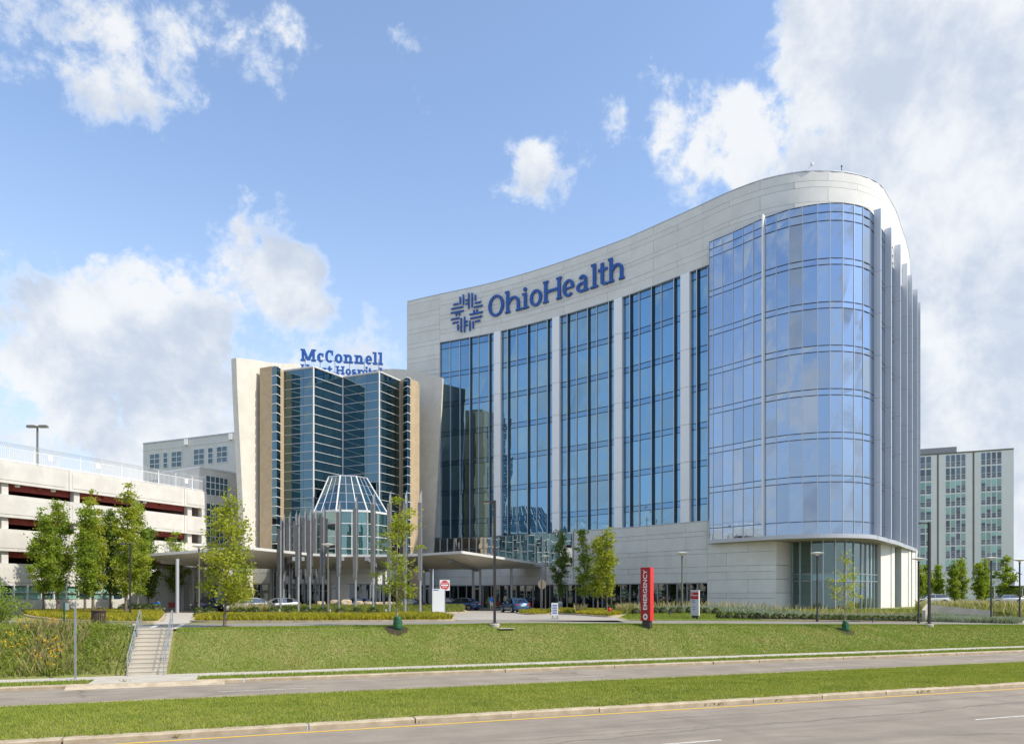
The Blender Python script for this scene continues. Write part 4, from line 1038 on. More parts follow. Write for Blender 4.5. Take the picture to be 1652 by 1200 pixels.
for k in range(6):
    p = SA + sd * (SL * (k + .3) / 5.6) - sn * .12; fr.bar((*p, hz - .5), (*p, zb1 + .8), .06); 
fr.build('sign_frame', M['steel_grey'], rs_)

# ------------------------------------------------------------------ parking garage
g0 = Vector((-46.8, 68.0)); g1 = Vector((-36.6, 89.2)); gd = (g1 - g0).normalized()
GC = Curve([g0 - gd * 30, g0 - gd * 15, g0, g0 + gd * 12, g1]); gL = GC.L
PGR = thing('parking_garage', 'pale concrete parking garage with open decks and red ceilings', 'garage')
bands = [(12.1, 14.16), (8.95, 11.04), (5.83, 7.87), (2.65, 4.7)]
for (z0, z1) in bands:
    b = empty('deck_band', parent=PGR); a = 2.0
    cstrip(GC, 0, gL, z0 + .02, z1 - .02, -.16, -.5).build('band_back', M['concrete_band'], b)
    while a < gL - .2:
        e = min(gL, a + 6.9); 
        if gL - e < 1.0: e = gL
        p = cstrip(GC, a + .02, e - .02, z0, z1, .0, -.15).build('band_panel', M['concrete_band'], b)
        a = e
    a = 2.0
    while a < gL - 2:
        e = min(gL, a + 6.9)
        cstrip(GC, a + .35, e - .35, z0 + .3, z1 - .3, .035, .004).build('band_inset', M['concrete_band'], b)
        a = e
for z in (12.35, 9.2, 6.1):
    cstrip(GC, 0, gL - .3, z + .02, z + .25, -.55, -16).build('deck_slab', M['garage_red'], PGR)
for z in (10.2, 7.0, 3.85): cstrip(GC, 0, gL - .3, z - .2, z, -.55, -16).build('deck_floor', M['concrete_band'], PGR)
for t in np.arange(3.0, gL, 6.9):
    cstrip(GC, t - .3, t + .3, 4.7, 12.1, -.3, -.9).build('column', M['concrete_band'], PGR)
for t in np.arange(6.4, gL, 6.9):
    for z in (12.35, 9.2, 6.1): cstrip(GC, t - .22, t + .22, z - .45, z + .01, -.6, -15).build('ceiling_beam', M['garage_red'], PGR)
for z in (12.1, 8.95, 5.83): cstrip(GC, 0, gL - 2.2, z - .52, z + .3, -1.0, -1.4).build('red_beam', M['garage_red'], PGR)
cstrip(GC, gL - .7, gL, .0, 12.1, -.05, -.7).build('end_column', M['concrete_band'], PGR)
cstrip(GC, 0, gL, 13.0, 13.15, -.5, -16).build('roof_deck', M['concrete_band'], PGR)
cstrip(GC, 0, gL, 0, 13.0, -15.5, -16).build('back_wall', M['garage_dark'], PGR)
MB().bar((*(GC.off(gL - .15, -.7)), 6.5), (*(GC.off(gL - .15, -16)), 6.5), .3, 13).build('end_wall', M['concrete_band'], PGR)
cstrip(GC, 0, gL, -.3, 1.35, .0, -.5).build('base_wall', M['concrete_band'], PGR)
cstrip(GC, gL - 10.5, gL, 1.35, 2.65, .0, -.5).build('base_wall', M['concrete_band'], PGR)
cstrip(GC, 0, gL - 10.5, 1.35, 2.65, -.45, -.6).build('window_back', M['interior_green'], PGR)
t = 20.0; k = 0
while t + 1.25 < gL - 10.5:
    w = empty('window', parent=PGR)
    for (z0, z1) in ((1.40, 1.98), (2.04, 2.62)):
        quadpane(GC.off(t + .05, -.2), GC.off(t + 1.2, -.2), z0, z1, rg=rg).build('window_pane', M['window_teal' if (k % 3 != 2 and (z0 > 1.5 or k > 4)) else 'window_blue'], w)
    cstrip(GC, t - .05, t + .05, 1.35, 2.65, .02, -.25).build('window_frame', M['white_paint'], w); t += 1.25; k += 1
cstrip(GC, 18, gL - 10.5, 1.985, 2.035, .01, -.25).build('window_rail', M['white_paint'], PGR)
for t in np.arange(8, gL, 3.4): MB().box((*GC.off(t, -.45), 11.98), (.3, .3, .22)).build('deck_light', M['sign_white'], PGR) if int(t) % 2 else None
# fence on the top deck
fe = thing('deck_fence', 'white metal picket fence with curved tops on the garage roof', 'fence')
zf = 14.16; pk = MB()
t = 1.0
while t < gL - .4:
    a = GC.off(t, -.2); b = GC.off(t, -.02); c = GC.off(t, .22)
    pk.bar((*a, zf), (*a, zf + 1.3), .028); pk.bar((*a, zf + 1.3), (*GC.off(t, -.08), zf + 1.55), .028); pk.bar((*GC.off(t, -.08), zf + 1.55), (*c, zf + 1.66), .028); t += .17
tag(pk.build('picket', M['sign_white'], fe), kind='stuff')
for t in np.arange(1.0, gL, 2.3): MB().bar((*GC.off(t, -.24), zf - .05), (*GC.off(t, -.24), zf + 1.62), .08).build('fence_post', M['sign_white'], fe)
for z in (.12, 1.22): cstrip(GC, .8, gL - .3, zf + z - .025, zf + z + .025, -.18, -.23).build('fence_rail', M['sign_white'], fe)
for t, mm in ((29, 'paint_pale_blue'), (34.5, 'sign_white'), (39.5, 'sign_white'), (50.5, 'sign_white')):
    cstrip(GC, t, t + .45, zf + .65, zf + 1.15, -.15, -.17).build('fence_notice', M[mm], fe)

# stair block at the garage end
SBk = thing('stair_block', 'pale stair block with gridded windows at the end of the garage', 'building')
KC = Curve([PY(321.5, 90.6), PY(348, 92.6), PY(386, 96.2)])
cstrip(KC, 0, KC.L, -.2, 17.3, .0, -8).build('wall', M['concrete_band'], SBk)
cstrip(KC, -.0, KC.L, 17.31, 17.5, .06, -8.05).build('coping', M['white_paint'], SBk)
def grid_window(cv, s0, s1, z0, z1, nc, nr, glass, parent, off=.04, fr=.05, name='window', fm='white_paint'):
    w = empty(name, parent=parent)
    cstrip(cv, s0, s1, z0, z1, off * .4, .003).build('window_back', M['mullion_dark'], w)
    for i in range(nc):
        for j in range(nr):
            a = s0 + (s1 - s0) * i / nc; b = s0 + (s1 - s0) * (i + 1) / nc; c = z0 + (z1 - z0) * j / nr; d = z0 + (z1 - z0) * (j + 1) / nr
            quadpane(cv.off(a + fr / 2, off), cv.off(b - fr / 2, off), c + fr / 2, d - fr / 2, .015, rg=rg).build('window_pane', M[glass], w)
    fr_ = MB()
    for i in range(nc + 1): t = s0 + (s1 - s0) * i / nc; cstrip(cv, t - fr / 2, t + fr / 2, z0, z1, off + .04, .002, mb=fr_)
    for j in range(nr + 1): z = z0 + (z1 - z0) * j / nr; cstrip(cv, s0, s1, z - fr / 2, z + fr / 2, off + .035, .003, mb=fr_)
    fr_.build('window_frame', M[fm], w)
for (z0, z1, nr) in ((14.1, 16.5, 3), (8.2, 13.1, 6), (4.6, 7.4, 3)):
    grid_window(KC, KC.spx(331.5), KC.spx(367), z0, z1, 5, nr, 'window_blue', SBk, fr=.09)
# porch with dark opening between garage and canopy
PO = thing('side_porch', 'low porch with steel beam and dark doorway beside the garage', 'porch')
PC = Curve([PY(232, 85.5), PY(300, 86.5), PY(398, 88.4)])
for (a, b) in ((232, 252), (300, 398)): cstrip(PC, PC.spx(a), PC.spx(b), -.1, 5.2, -.3, -.8).build('wall', M['stone_panel'], PO)
cstrip(PC, PC.spx(252), PC.spx(300), 3.0, 5.2, -.3, -.8).build('lintel_wall', M['stone_panel'], PO)
cstrip(PC, PC.spx(250), PC.spx(302), 0, 3.1, -3.5, -3.8).build('recess_back', M['garage_red'], PO)
cstrip(PC, PC.spx(251), PC.spx(357), 3.15, 3.6, .55, .15).build('beam', M['steel_light'], PO)
for q in (254, 295, 355): cstrip(PC, PC.spx(q) - .22, PC.spx(q) + .22, -.1, 3.14, .55, .15).build('post', M['steel_light'], PO)
cstrip(PC, PC.spx(251), PC.spx(357), 3.0, 3.14, .15, -.35).build('porch_roof', M['steel_light'], PO)
grid_window(PC, PC.spx(336), PC.spx(352), .3, 2.9, 2, 4, 'window_blue', PO, off=-.26); grid_window(PC, PC.spx(375), PC.spx(386), .3, 2.6, 2, 4, 'window_blue', PO, off=-.26)
grid_window(PC, PC.spx(337), PC.spx(360), 4.0, 5.1, 3, 2, 'window_blue', PO, off=-.26)

# ------------------------------------------------------------------ buildings behind
OB = thing('office_block', 'pale stone office block with square windows behind the garage', 'building')
OC = Curve([PY(231, 120), PY(300, 116.2), PY(412, 110.2)])
cstrip(OC, 0, OC.L, 0, 26.1, 0, -18).build('wall', M['stone_panel'], OB)
cstrip(OC, 0, OC.L, 26.11, 26.3, .08, -.8).build('coping', M['steel_light'], OB)
cstrip(OC, 0, OC.L, 25.0, 25.12, .05, .003).build('string_course', M['stone_panel'], OB)
for q in (302, 374): MB().box((*OC.off(OC.spx(q), .2), 25.6), (.5, .5, .9)).build('scupper', M['white_paint'], OB)
for (a, b, nc) in ((242, 258, 2), (264, 271, 1), (277, 293.6, 2), (313, 330, 2), (336, 344, 1), (350, 367, 2), (384.5, 394, 1)):
    for k in range(5):
        z1 = 24.35 - 4.07 * k; grid_window(OC, OC.spx(a), OC.spx(b), z1 - 2.45, z1, nc, 3, 'window_blue', OB, fr=.12)
RT = thing('ward_block', 'slab-like white ward block with strips of green and dark windows behind the trees', 'building')
WC = Curve([PY(1455, 211), PY(1540, 206), PY(1635.5, 200.2)])
cstrip(WC, 0, WC.L, 0, 41.0, 0, -22).build('wall', M['ward_white'], RT)
cstrip(WC, 0, WC.L, 41.01, 41.35, .15, -22).build('coping', M['lamp_bronze'], RT)
MB().box((*WC.off(WC.spx(1507), -8), 42.2), (12, 10, 2.4), R(-24)).build('penthouse', M['roof_grey'], RT)
for q in (1513, 1570.5): cstrip(WC, WC.spx(q) - .2, WC.spx(q) + .2, 6, 41, .06, .002).build('downpipe', M['lamp_bronze'], RT)
for (a, b, nc) in ((1474, 1503, 3), (1525, 1558.5, 4), (1582, 1616.5, 4)):
    for i in range(nc):
        s0 = WC.spx(a) + (WC.spx(b) - WC.spx(a)) * i / nc; s1 = s0 + (WC.spx(b) - WC.spx(a)) / nc
        for k in range(9):
            z1 = ZY(731, 204) - 3.62 * k; h = 3.3; w = empty('window', parent=RT); tl = 'window_dark' if k < 2 or rg.random() < .12 else 'window_teal'
            cstrip(WC, s0 + .08, s1 - .08, z1 - h, z1, .03, .003).build('window_back', M['white_paint'], w)
            sp = rg.choice((1.9, 1.9, 1.3, 1.0)) if k >= 2 else 1.9
            quadpane(WC.off(s0 + .18, .08), WC.off(s1 - .18, .08), z1 - sp, z1 - .1, .03, .01, rg).build('window_pane', M[tl], w)
            if sp < 1.9: quadpane(WC.off(s0 + .18, .08), WC.off(s1 - .18, .08), z1 - 1.95, z1 - sp - .06, .03, .01, rg).build('window_pane', M['window_dark'], w)
            quadpane(WC.off(s0 + .18, .08), WC.off(s1 - .18, .08), z1 - 2.6, z1 - 2.06, .03, .01, rg).build('window_pane', M['window_dark'], w)
            quadpane(WC.off(s0 + .18, .08), WC.off(s1 - .18, .08), z1 - 3.25, z1 - 2.72, .03, .01, rg).build('window_pane', M['window_dark'], w)
        quadpane(WC.off(s0 + .25, .08), WC.off(s1 - .25, .08), .4, 4.6, .03, .01, rg).build('door_pane', M['window_teal' if i % 2 else 'window_dark'], RT)
cw = thing('walkway_canopy', 'long low white walkway canopy in front of the ward block', 'canopy')
A = Vector(PY(1470, 172)); B = Vector(PY(1618, 165)); d = (B - A).normalized(); n = Vector((d.y, -d.x))
MB().prism([A, B, B - n * 7, A - n * 7], 4.9, 5.5).build('roof', M['canopy_white'], cw)
for k in range(6): p = A + (B - A) * (k + .5) / 6 + n * -.6; MB().tube([(*p, -.4), (*p, 4.9)], .14, 8).build('post', M['steel_light'], cw)
cw2 = thing('garden_shelter', 'small white gable shelter on slim posts at the right edge', 'shelter')
c = PY(1676, 112); 
MB().add([(c[0] - 5, c[1] - 2, 3.2), (c[0] + 6, c[1] - 2, 3.2), (c[0] + 6, c[1] + 4, 3.2), (c[0] - 5, c[1] + 4, 3.2), (c[0] - 2.8, c[1] + 1, 4.9), (c[0] + 4, c[1] + 1, 4.9)], [(0, 1, 5, 4), (1, 2, 5), (2, 3, 4, 5), (3, 0, 4), (3, 2, 1, 0)]).build('roof', M['steel_light'], cw2)
for dx, dy in ((-3.3, -1.2), (4.5, -1.2), (-3.3, 3.2), (4.5, 3.2)): MB().tube([(c[0] + dx, c[1] + dy, ground(*c) - .1), (c[0] + dx, c[1] + dy, 3.2)], .09, 8).build('post', M['canopy_white'], cw2)

# ------------------------------------------------------------------ entrance canopy
CA = thing('entrance_canopy', 'folded white entrance canopy on grey columns sweeping round the atrium', 'canopy')
front = [(233, 897, 73), (397, 885, 71), (455, 891, 75), (505, 896, 79), (560, 897.5, 80), (628, 897.5, 80), (681, 896, 79), (745, 892, 74), (873, 911, 90)]
back = [(262, 909, 83), (330, 915, 84), (440, 917.5, 84), (500, 917.5, 83.5), (560, 917, 83.4), (628, 917, 83.4), (690, 918, 86), (774, 918, 88), (873, 915.6, 93.5)]
P3 = lambda a: Vector((*PY(a[0], a[2]), ZY(a[1], a[2])))
Ft = [P3(a) for a in front]; Bk = [P3(a) for a in back]
for i in range(len(Ft) - 1):
    a, b, c, d = Ft[i], Ft[i + 1], Bk[i + 1], Bk[i]
    up = Vector((0, 0, .16)); V = [a, b, c, d, a + up, b + up, c + up, d + up]
    MB().add(V, [(0, 1, 2), (0, 2, 3), (4, 5, 6), (4, 6, 7), (0, 1, 5, 4), (1, 2, 6, 5), (2, 3, 7, 6), (3, 0, 4, 7)]).build('soffit_plate', M['canopy_under'], CA)
    MB().bar(a + Vector((0, -.04, .10)), b + Vector((0, -.04, .10)), .10, .26).build('fascia', M['canopy_white'], CA)
    # rear roof leaf falling back to the wall
    e = c + Vector((0, 3.2 if i not in (2, 3, 4, 5) else .4, .55)); f = d + Vector((0, 3.2 if i not in (2, 3, 4, 5) else .4, .55))
    V = [d, c, e, f]; V += [p + Vector((0, 0, .14)) for p in V]
    MB().add(V, [(0, 1, 2), (0, 2, 3), (4, 5, 6), (4, 6, 7), (0, 1, 5, 4), (1, 2, 6, 5), (2, 3, 7, 6), (3, 0, 4, 7)]).build('rear_plate', M['canopy_white'], CA)
# left leaf in front of the porch
MB().bar(P3((862, 911, 89)), P3((878, 912, 91)), .4, .35).build('gutter_end', M['steel_light'], CA)
def col(px, Y, ztop, r, m='steel_light', pair=0):
    x, y = PY(px, Y)
    for s_ in ((0,) if not pair else (-pair, pair)): MB().tube([(x + s_, y, 0), (x + s_, y, ztop)], r, 10).build('column', M[m], CA, True)
col(286, 71.2, 5.25, .17); col(825, 91.5, 5.15, .16); col(872.5, 92.8, 5.1, .07)
for (px, Y, zt) in ((319, 82.5, 4.9), (444, 83.5, 4.7), (613, 83.0, 4.7), (690, 85.8, 4.7), (769, 87.6, 4.8), (474, 83.4, 4.7), (538, 83.2, 4.7)):
    x, y = PY(px, Y)
    for s_ in (-.42, .42): MB().box((x + s_, y, zt / 2), (.26, .42, zt)).build('column', M['steel_grey'], CA)
    MB().box((x, y + .02, 2.55), (.58, .2, .16)).box((x, y + .02, zt - .15), (.58, .2, .2)).build('column_tie', M['steel_grey'], CA)
    # raking beam under the soffit
    fx = PY(px + (-44 if px > 600 else 30) * (1 if px not in (474, 538, 613) else .5), Y - 8)
    zf_ = 5.45
    MB().bar((x, y, zt + .02), (fx[0], fx[1], zf_), .28, .42).build('rafter', M['steel_grey'], CA)

# ------------------------------------------------------------------ metal pylons
PYL = [(452.5, 986, 833), (457.5, 985, 829), (466.5, 984, 826), (477, 981.5, 823.5), (481.5, 987, 826), (491.5, 980, 820), (500, 987, 819), (509, 980, 820), (521, 986.5, 814.6), (529.5, 981, 820), (546.7, 986.5, 807), (573.7, 987, 799.6), (602, 987.6, 793), (628.5, 989, 791), (654, 989, 790), (678, 989, 789)]
ordn = ['first', 'second', 'third', 'fourth', 'fifth', 'sixth', 'seventh', 'eighth', 'ninth', 'tenth', 'eleventh', 'twelfth', 'thirteenth', 'fourteenth', 'fifteenth', 'last']
def mound(x, y):
    # height of the pylon bed surface
    return .13 + .5 * sst(71, 77.5, y) * (1 - .6 * sst(79.2, 81, y))
for i, (px, yb, yt) in enumerate(PYL):
    x, y, _ = PG(px, yb, .14); y = min(y, 84.5); x = (px - CX) / F * y; zt = ZY(yt, y); z0 = .1
    t = thing('metal_pylon', '%s brushed metal pylon from the left in the curving row before the canopy' % ordn[i], 'pylon', (x, y, z0), R(-18 + 3 * i), 'metal pylons curving round the entrance')
    H = zt - z0
    MB().tube([(0, 0, 0), (0, 0, H - 1.4)], .105, 12).build('pole', M['pylon_metal'], t, True)
    def plate(x0, x1, y0, zb_, zt_, cut, mm):
        MB().add([(x0, y0, zb_), (x1, y0, zb_), (x1, y0, zt_ - cut), (x0, y0, zt_), (x0, y0 + .05, zb_), (x1, y0 + .05, zb_), (x1, y0 + .05, zt_ - cut), (x0, y0 + .05, zt_)],
                 [(0, 1, 2, 3), (7, 6, 5, 4), (0, 4, 5, 1), (1, 5, 6, 2), (2, 6, 7, 3), (3, 7, 4, 0)]).build('plate', M[mm], t)
    zl = ZY(929, y) - z0 - .35 * (i % 2)
    plate(.06, -.27, -.16, zl, H - 1.2, .0, 'pylon_plate')
    plate(.04, .25, .12, zl + .9, H - .25, .35, 'pylon_plate')
    plate(.14, -.04, -.02, zl + .3, H, .55, 'pylon_metal')
    for k in range(5):
        zq = zl + .7 + k * (H - zl - 1.8) / 4.2; MB().box((0, 0, zq), (.2, .26, .07)).build('bracket', M['pylon_metal'], t)
# ------------------------------------------------------------------ trees
def leaf_mesh(name, C, size, seed, flat=.35):
    """one diamond-shaped leaf at every centre"""
    rg = np.random.default_rng(seed); n = len(C); s = size * rg.uniform(.6, 1.35, n)[:, None]
    d = rg.normal(size=(n, 3)); d[:, 2] *= .6; d /= np.linalg.norm(d, axis=1)[:, None]
    e = rg.normal(size=(n, 3)); e -= (e * d).sum(1)[:, None] * d; e /= np.linalg.norm(e, axis=1)[:, None]
    f = np.cross(d, e) * .12
    V = np.stack([C - d * s * .55, C + e * s * .36 + f * s, C + d * s * .55, C - e * s * .36 + f * s], 1).reshape(-1, 3)
    return np_mesh(name, V, np.arange(n * 4).reshape(n, 4), 4)
def make_tree(name, label, loc, h, w, style, lm, n, leaf, seed, clear=.2, bark='bark', group=None, trunk_r=None, lean=(0, 0)):
    rg = np.random.default_rng(seed); t = thing(name, label, 'tree', loc, 0, group); tr = trunk_r or h * .011
    mb = MB(); limbs = []
    lead = [(0, 0, -.1)]
    for k in range(1, 7):
        z = h * .94 * k / 6; lead.append((lean[0] * k / 6 + rg.normal() * .012 * h * (k > 1), lean[1] * k / 6 + rg.normal() * .012 * h * (k > 1), z))
    mb.tube(lead, [tr * (1 - .93 * k / 6) * (1.25 if k == 0 else 1) for k in range(7)], 8)
    lead = np.array(lead)
    def on_lead(z): return np.array([np.interp(z, lead[:, 2], lead[:, 0]), np.interp(z, lead[:, 2], lead[:, 1]), z])
    nl = {'col': 26, 'open': 30, 'sparse': 20}[style]
    for i in range(nl):
        f = clear + (.97 - clear) * ((i + .5) / nl); az = i * 2.39996 + rg.normal() * .35
        u = (f - clear) / (1 - clear)
        prof = {'col': min(1.0, .38 + 1.9 * u) * (1 - u ** 2.0) ** .75, 'open': (min(1.0, .62 + 1.9 * u)) * (1 - u ** 1.7) ** .8, 'sparse': (min(1.0, .5 + 2.2 * u)) * (1 - u ** 1.6) ** .9}[style]
        r = w / 2 * prof * rg.uniform(.72, 1.18); rise = {'col': 1.7, 'open': .75, 'sparse': .9}[style] * r * rg.uniform(.7, 1.25)
        z0 = max(clear * h * .9, f * h - rise * .75); a = on_lead(min(z0, h * .9)); z1 = min(h * 1.0, z0 + rise)
        b = a + np.array([math.cos(az) * r, math.sin(az) * r, max(.15, z1 - z0)])
        mid = (a + b) / 2 + np.array([math.cos(az), math.sin(az), 0]) * r * .12 - np.array([0, 0, .06 * r])
        mb.tube([a, mid, b], [tr * .38 * (1 - .5 * u), tr * .22, tr * .06], 5, False); limbs.append((a, mid, b, r))
        for q in range(2 if style == 'col' else 3):
            tt = rg.uniform(.35, .85); s = a + (b - a) * tt; az2 = az + rg.normal() * 1.0; L = r * rg.uniform(.3, .6)
            e = s + np.array([math.cos(az2) * L, math.sin(az2) * L, L * rg.uniform(.2, 1.0)]); mb.tube([s, e], [tr * .14, tr * .04], 4, False); limbs.append((s, (s + e) / 2, e, L))
    limbs.append((on_lead(h * .8), on_lead(h * .9), on_lead(h * .94) + np.array([0, 0, h * .05]), .4))
    mb.build('trunk', M[bark], t, smooth=50)
    # foliage in small sprays along the outer limbs: leaves bunch round twigs, leaving gaps
    nsp = max(40, n // 22); C = []
    wts = np.array([max(.12, l[3]) for l in limbs]); wts /= wts.sum(); idx = rg.choice(len(limbs), nsp, p=wts)
    for i in idx:
        a, m_, b, r = limbs[i]; tt = rg.uniform(.25, 1.05); p = a * (1 - tt) ** 2 + 2 * m_ * tt * (1 - tt) + b * tt * tt
        p = p + rg.normal(size=3) * np.array([1, 1, .8]) * (.10 + .10 * w / 4)
        k = max(4, int(rg.normal(n / nsp, 6))); sg_ = {'col': .20, 'open': .20, 'sparse': .17}[style] * (1 + .04 * w)
        C.append(p + rg.normal(size=(k, 3)) * np.array([sg_, sg_, sg_ * .6]))
    C = np.concatenate(C); C = C[C[:, 2] > clear * h * .55]
    link('crown', leaf_mesh('crown', C, leaf, seed + 1), M[lm], t)
    return t
def gz(px, yb): return GP(px, yb)
G1 = 'columnar trees in the grove left of the entrance'
grove = [  # px, depth, top y, width px, leaf
    (70, 66, 822, 46, 'leaf_mid', 'leftmost'), (93, 68, 798, 52, 'leaf_mid', 'second'), (137, 63, 812, 40, 'leaf_mid', 'third'), (150, 68, 793, 50, 'leaf_yellow', 'fourth'),
    (178, 71, 815, 38, 'leaf_dark', 'fifth'), (203, 59, 782, 52, 'leaf_yellow', 'sixth'), (222, 70, 800, 40, 'leaf_mid', 'seventh'), (239, 75, 846, 38, 'leaf_dark', 'rightmost')]
for i, (px, Y, yt, wp, lm, o_) in enumerate(grove):
    x, y, z = GX(px, Y); z = .1 if z < .2 else z; h = ZY(yt, Y) - z
    make_tree('columnar_tree', '%s narrow upright tree in the grove before the garage' % o_, (x, y, z), h, wp * Y / F * .84, 'col', lm, 6400, .185, 100 + i, .17, 'bark', G1)
x, y, z = GX(284, 84.2); make_tree('columnar_tree', 'slim tree poking above the left end of the canopy', (x, y, z), ZY(852, 84), 2.3, 'col', 'leaf_mid', 1700, .22, 131, .22)
x, y, z = GP(362, 1011.5); make_tree('lawn_tree', 'leafy yellow-green tree at the top of the lawn beside the steps', (x, y, z), ZY(790, y) - z, 3.1, 'open', 'leaf_yellow', 6000, .14, 141, .17, 'bark', lean=(.25, .1))
x, y, z = GP(640, 1015); make_tree('lawn_tree', 'thin young tree with a green watering bag before the pylons', (x, y, z), ZY(786, y) - z, 2.9, 'sparse', 'leaf_yellow', 1900, .15, 152, .22, 'bark_pale', trunk_r=.055, lean=(.15, 0))
WB = [(x, y, z)]
x, y, z = GP(1363, 1017.5); make_tree('lawn_tree', 'small sparse sapling on the lawn before the tower lobby', (x, y, z), ZY(884, y) - z, 2.6, 'sparse', 'leaf_yellow', 700, .15, 163, .28, 'bark_pale', trunk_r=.045)
WB.append((x, y, z))
for (px, Y, yt, wp, lm, lab, sd) in ((905, 84, 850, 32, 'leaf_dark', 'dark narrow tree nearest the canopy end'), (941, 80, 847, 32, 'leaf_mid', 'tall thin tree with bare gap near its top before the ribbon window'), (963, 70, 856, 34, 'leaf_yellow', 'bright narrow tree left of its twin before the stone podium'), (979, 66, 848, 36, 'leaf_yellow', 'bright bushy tree nearest the red hydrant')) and [(a, b, c, d, e, f, 170 + k) for k, (a, b, c, d, e, f) in enumerate(((905, 84, 850, 32, 'leaf_dark', 'dark narrow tree nearest the canopy end'), (941, 80, 847, 32, 'leaf_mid', 'tall thin tree in the middle of the row before the stone podium'), (964, 70, 856, 34, 'leaf_yellow', 'bright narrow tree third in the row before the stone podium'), (979, 66, 848, 38, 'leaf_yellow', 'bright bushy tree nearest the red hydrant by the drive')))]:
    x, y, z = GX(px, Y); z = max(z, .1); make_tree('podium_tree', lab, (x, y, z), ZY(yt, Y) - z, wp * Y / F * .82, 'col', lm, 3300, .19, sd, .2)
FTR = [(1481, 112, 911), (1496, 118, 908), (1514, 124, 910), (1540, 116, 905), (1551, 122, 898), (1580, 118, 904), (1589, 124, 900), (1624, 112, 895)]
fo = ['first', 'second', 'third', 'fourth', 'fifth', 'sixth', 'seventh', 'eighth']
for i, (px, Y, yt) in enumerate(FTR):
    x, y, z = GX(px, Y); z = .35; make_tree('street_tree', '%s from left of the clipped trees before the ward block' % fo[i], (x, y, z), ZY(yt, Y) - z, 1.7 if i < 7 else 2.1, 'col', 'leaf_mid', 3000, .25, 200 + i, .12, group='clipped trees before the ward block')
for i, (px, Y, yt) in enumerate(((1606, 190, 925), (1640, 185, 922), (1655, 200, 930))):
    x, y, z = GX(px, Y); make_tree('far_tree', '%s distant tree behind the shelter at the right edge' % ('left', 'middle', 'right')[i], (x, y, .3), ZY(yt, Y), 7.5, 'open', 'leaf_dark', 2200, .5, 230 + i, .1, group='distant trees at the right edge')
x, y, z = GP(-14, 1013); make_tree('roadside_bush', 'big bushy willow at the left edge of the bank', (x, y, z - .15), 2.6, 3.6, 'open', 'leaf_mid', 2600, .13, 251, .02, trunk_r=.05)
for i, (x, y, z) in enumerate(WB):
    lab = ('green watering bag round the young tree before the pylons', 'green watering bag round the sapling before the lobby')[i]
    t = thing('watering_bag', lab, 'bag', (x, y, z))
    bg_ = MB().lathe([(.19, -.08), (.23, .02), (.235, .12), (.21, .26), (.215, .40), (.19, .52), (.17, .62), (.155, .70), (.14, .73)], 20)
    bg_.v = [(a * 1.15 + .05 + .045 * mnoise.noise((a * 9, b * 9, c * 6 + i)), b + .045 * mnoise.noise((a * 9 + 5, b * 9, c * 6)), c + .03 * mnoise.noise((a * 8, b * 8, 3 + i))) for a, b, c in bg_.v]
    bg_.build('bag', M['green_bag'], t, 60)
    MB().box((-.02, -.17, .60), (.14, .03, .08)).build('strap', M['black_plastic'], t)
for i, (px, py) in enumerate(((362, 1011.5), (640, 1015), (1363, 1017.5))):
    x, y, z = GP(px, py); V = [(x, y, z + .09)]; n = 22; rr = random.Random(i)
    for k in range(n):
        a = 2 * math.pi * k / n; r = .65 * rr.uniform(.9, 1.1); qx, qy = x + math.cos(a) * r, y + math.sin(a) * r; V.append((qx, qy, ground(qx, qy) + .02))
    o = MB().add(V, [(0, 1 + k, 1 + (k + 1) % n) for k in range(n)]).build('mulch_ring', M['mulch'], None, 60); tag(o, kind='structure')

# ------------------------------------------------------------------ planting
def inpoly(poly, n, seed):
    P = np.array([p[:2] for p in poly]); rg = np.random.default_rng(seed); lo, hi = P.min(0), P.max(0); out = []
    while sum(len(q) for q in out) < n:
        X = rg.uniform(lo, hi, (n * 3, 2)); ins = np.zeros(len(X), bool); j = len(P) - 1
        for i in range(len(P)):
            c = ((P[i, 1] > X[:, 1]) != (P[j, 1] > X[:, 1])) & (X[:, 0] < (P[j, 0] - P[i, 0]) * (X[:, 1] - P[i, 1]) / (P[j, 1] - P[i, 1] + 1e-12) + P[i, 0]); ins ^= c; j = i
        out.append(X[ins])
    X = np.concatenate(out)[:n]; return np.column_stack([X, np.zeros(len(X))])
def zset(P, z): P = P.copy(); P[:, 2] = z; return P
blades('groundcover_front', 'yellow-green ground cover along the front island kerb', 'ground cover', zset(inpoly(ISA, 26000, 1), .10), .38, .07, M['leaf_cover'], .8, 21)
blades('groundcover_grove', 'yellow-green ground cover under the grove of narrow trees', 'ground cover', zset(inpoly(ISE, 42000, 2), .10), .36, .08, M['leaf_cover'], .8, 22)
blades('groundcover_junction', 'yellow-green ground cover on the small island by the stop sign', 'ground cover', zset(inpoly(ISC, 5000, 3), .10), .30, .07, M['leaf_cover'], .8, 23)
blades('groundcover_trees', 'yellow-green ground cover round the trees by the podium', 'ground cover', zset(inpoly(ISD, 30000, 4), .11), .34, .075, M['leaf_cover'], .8, 24)
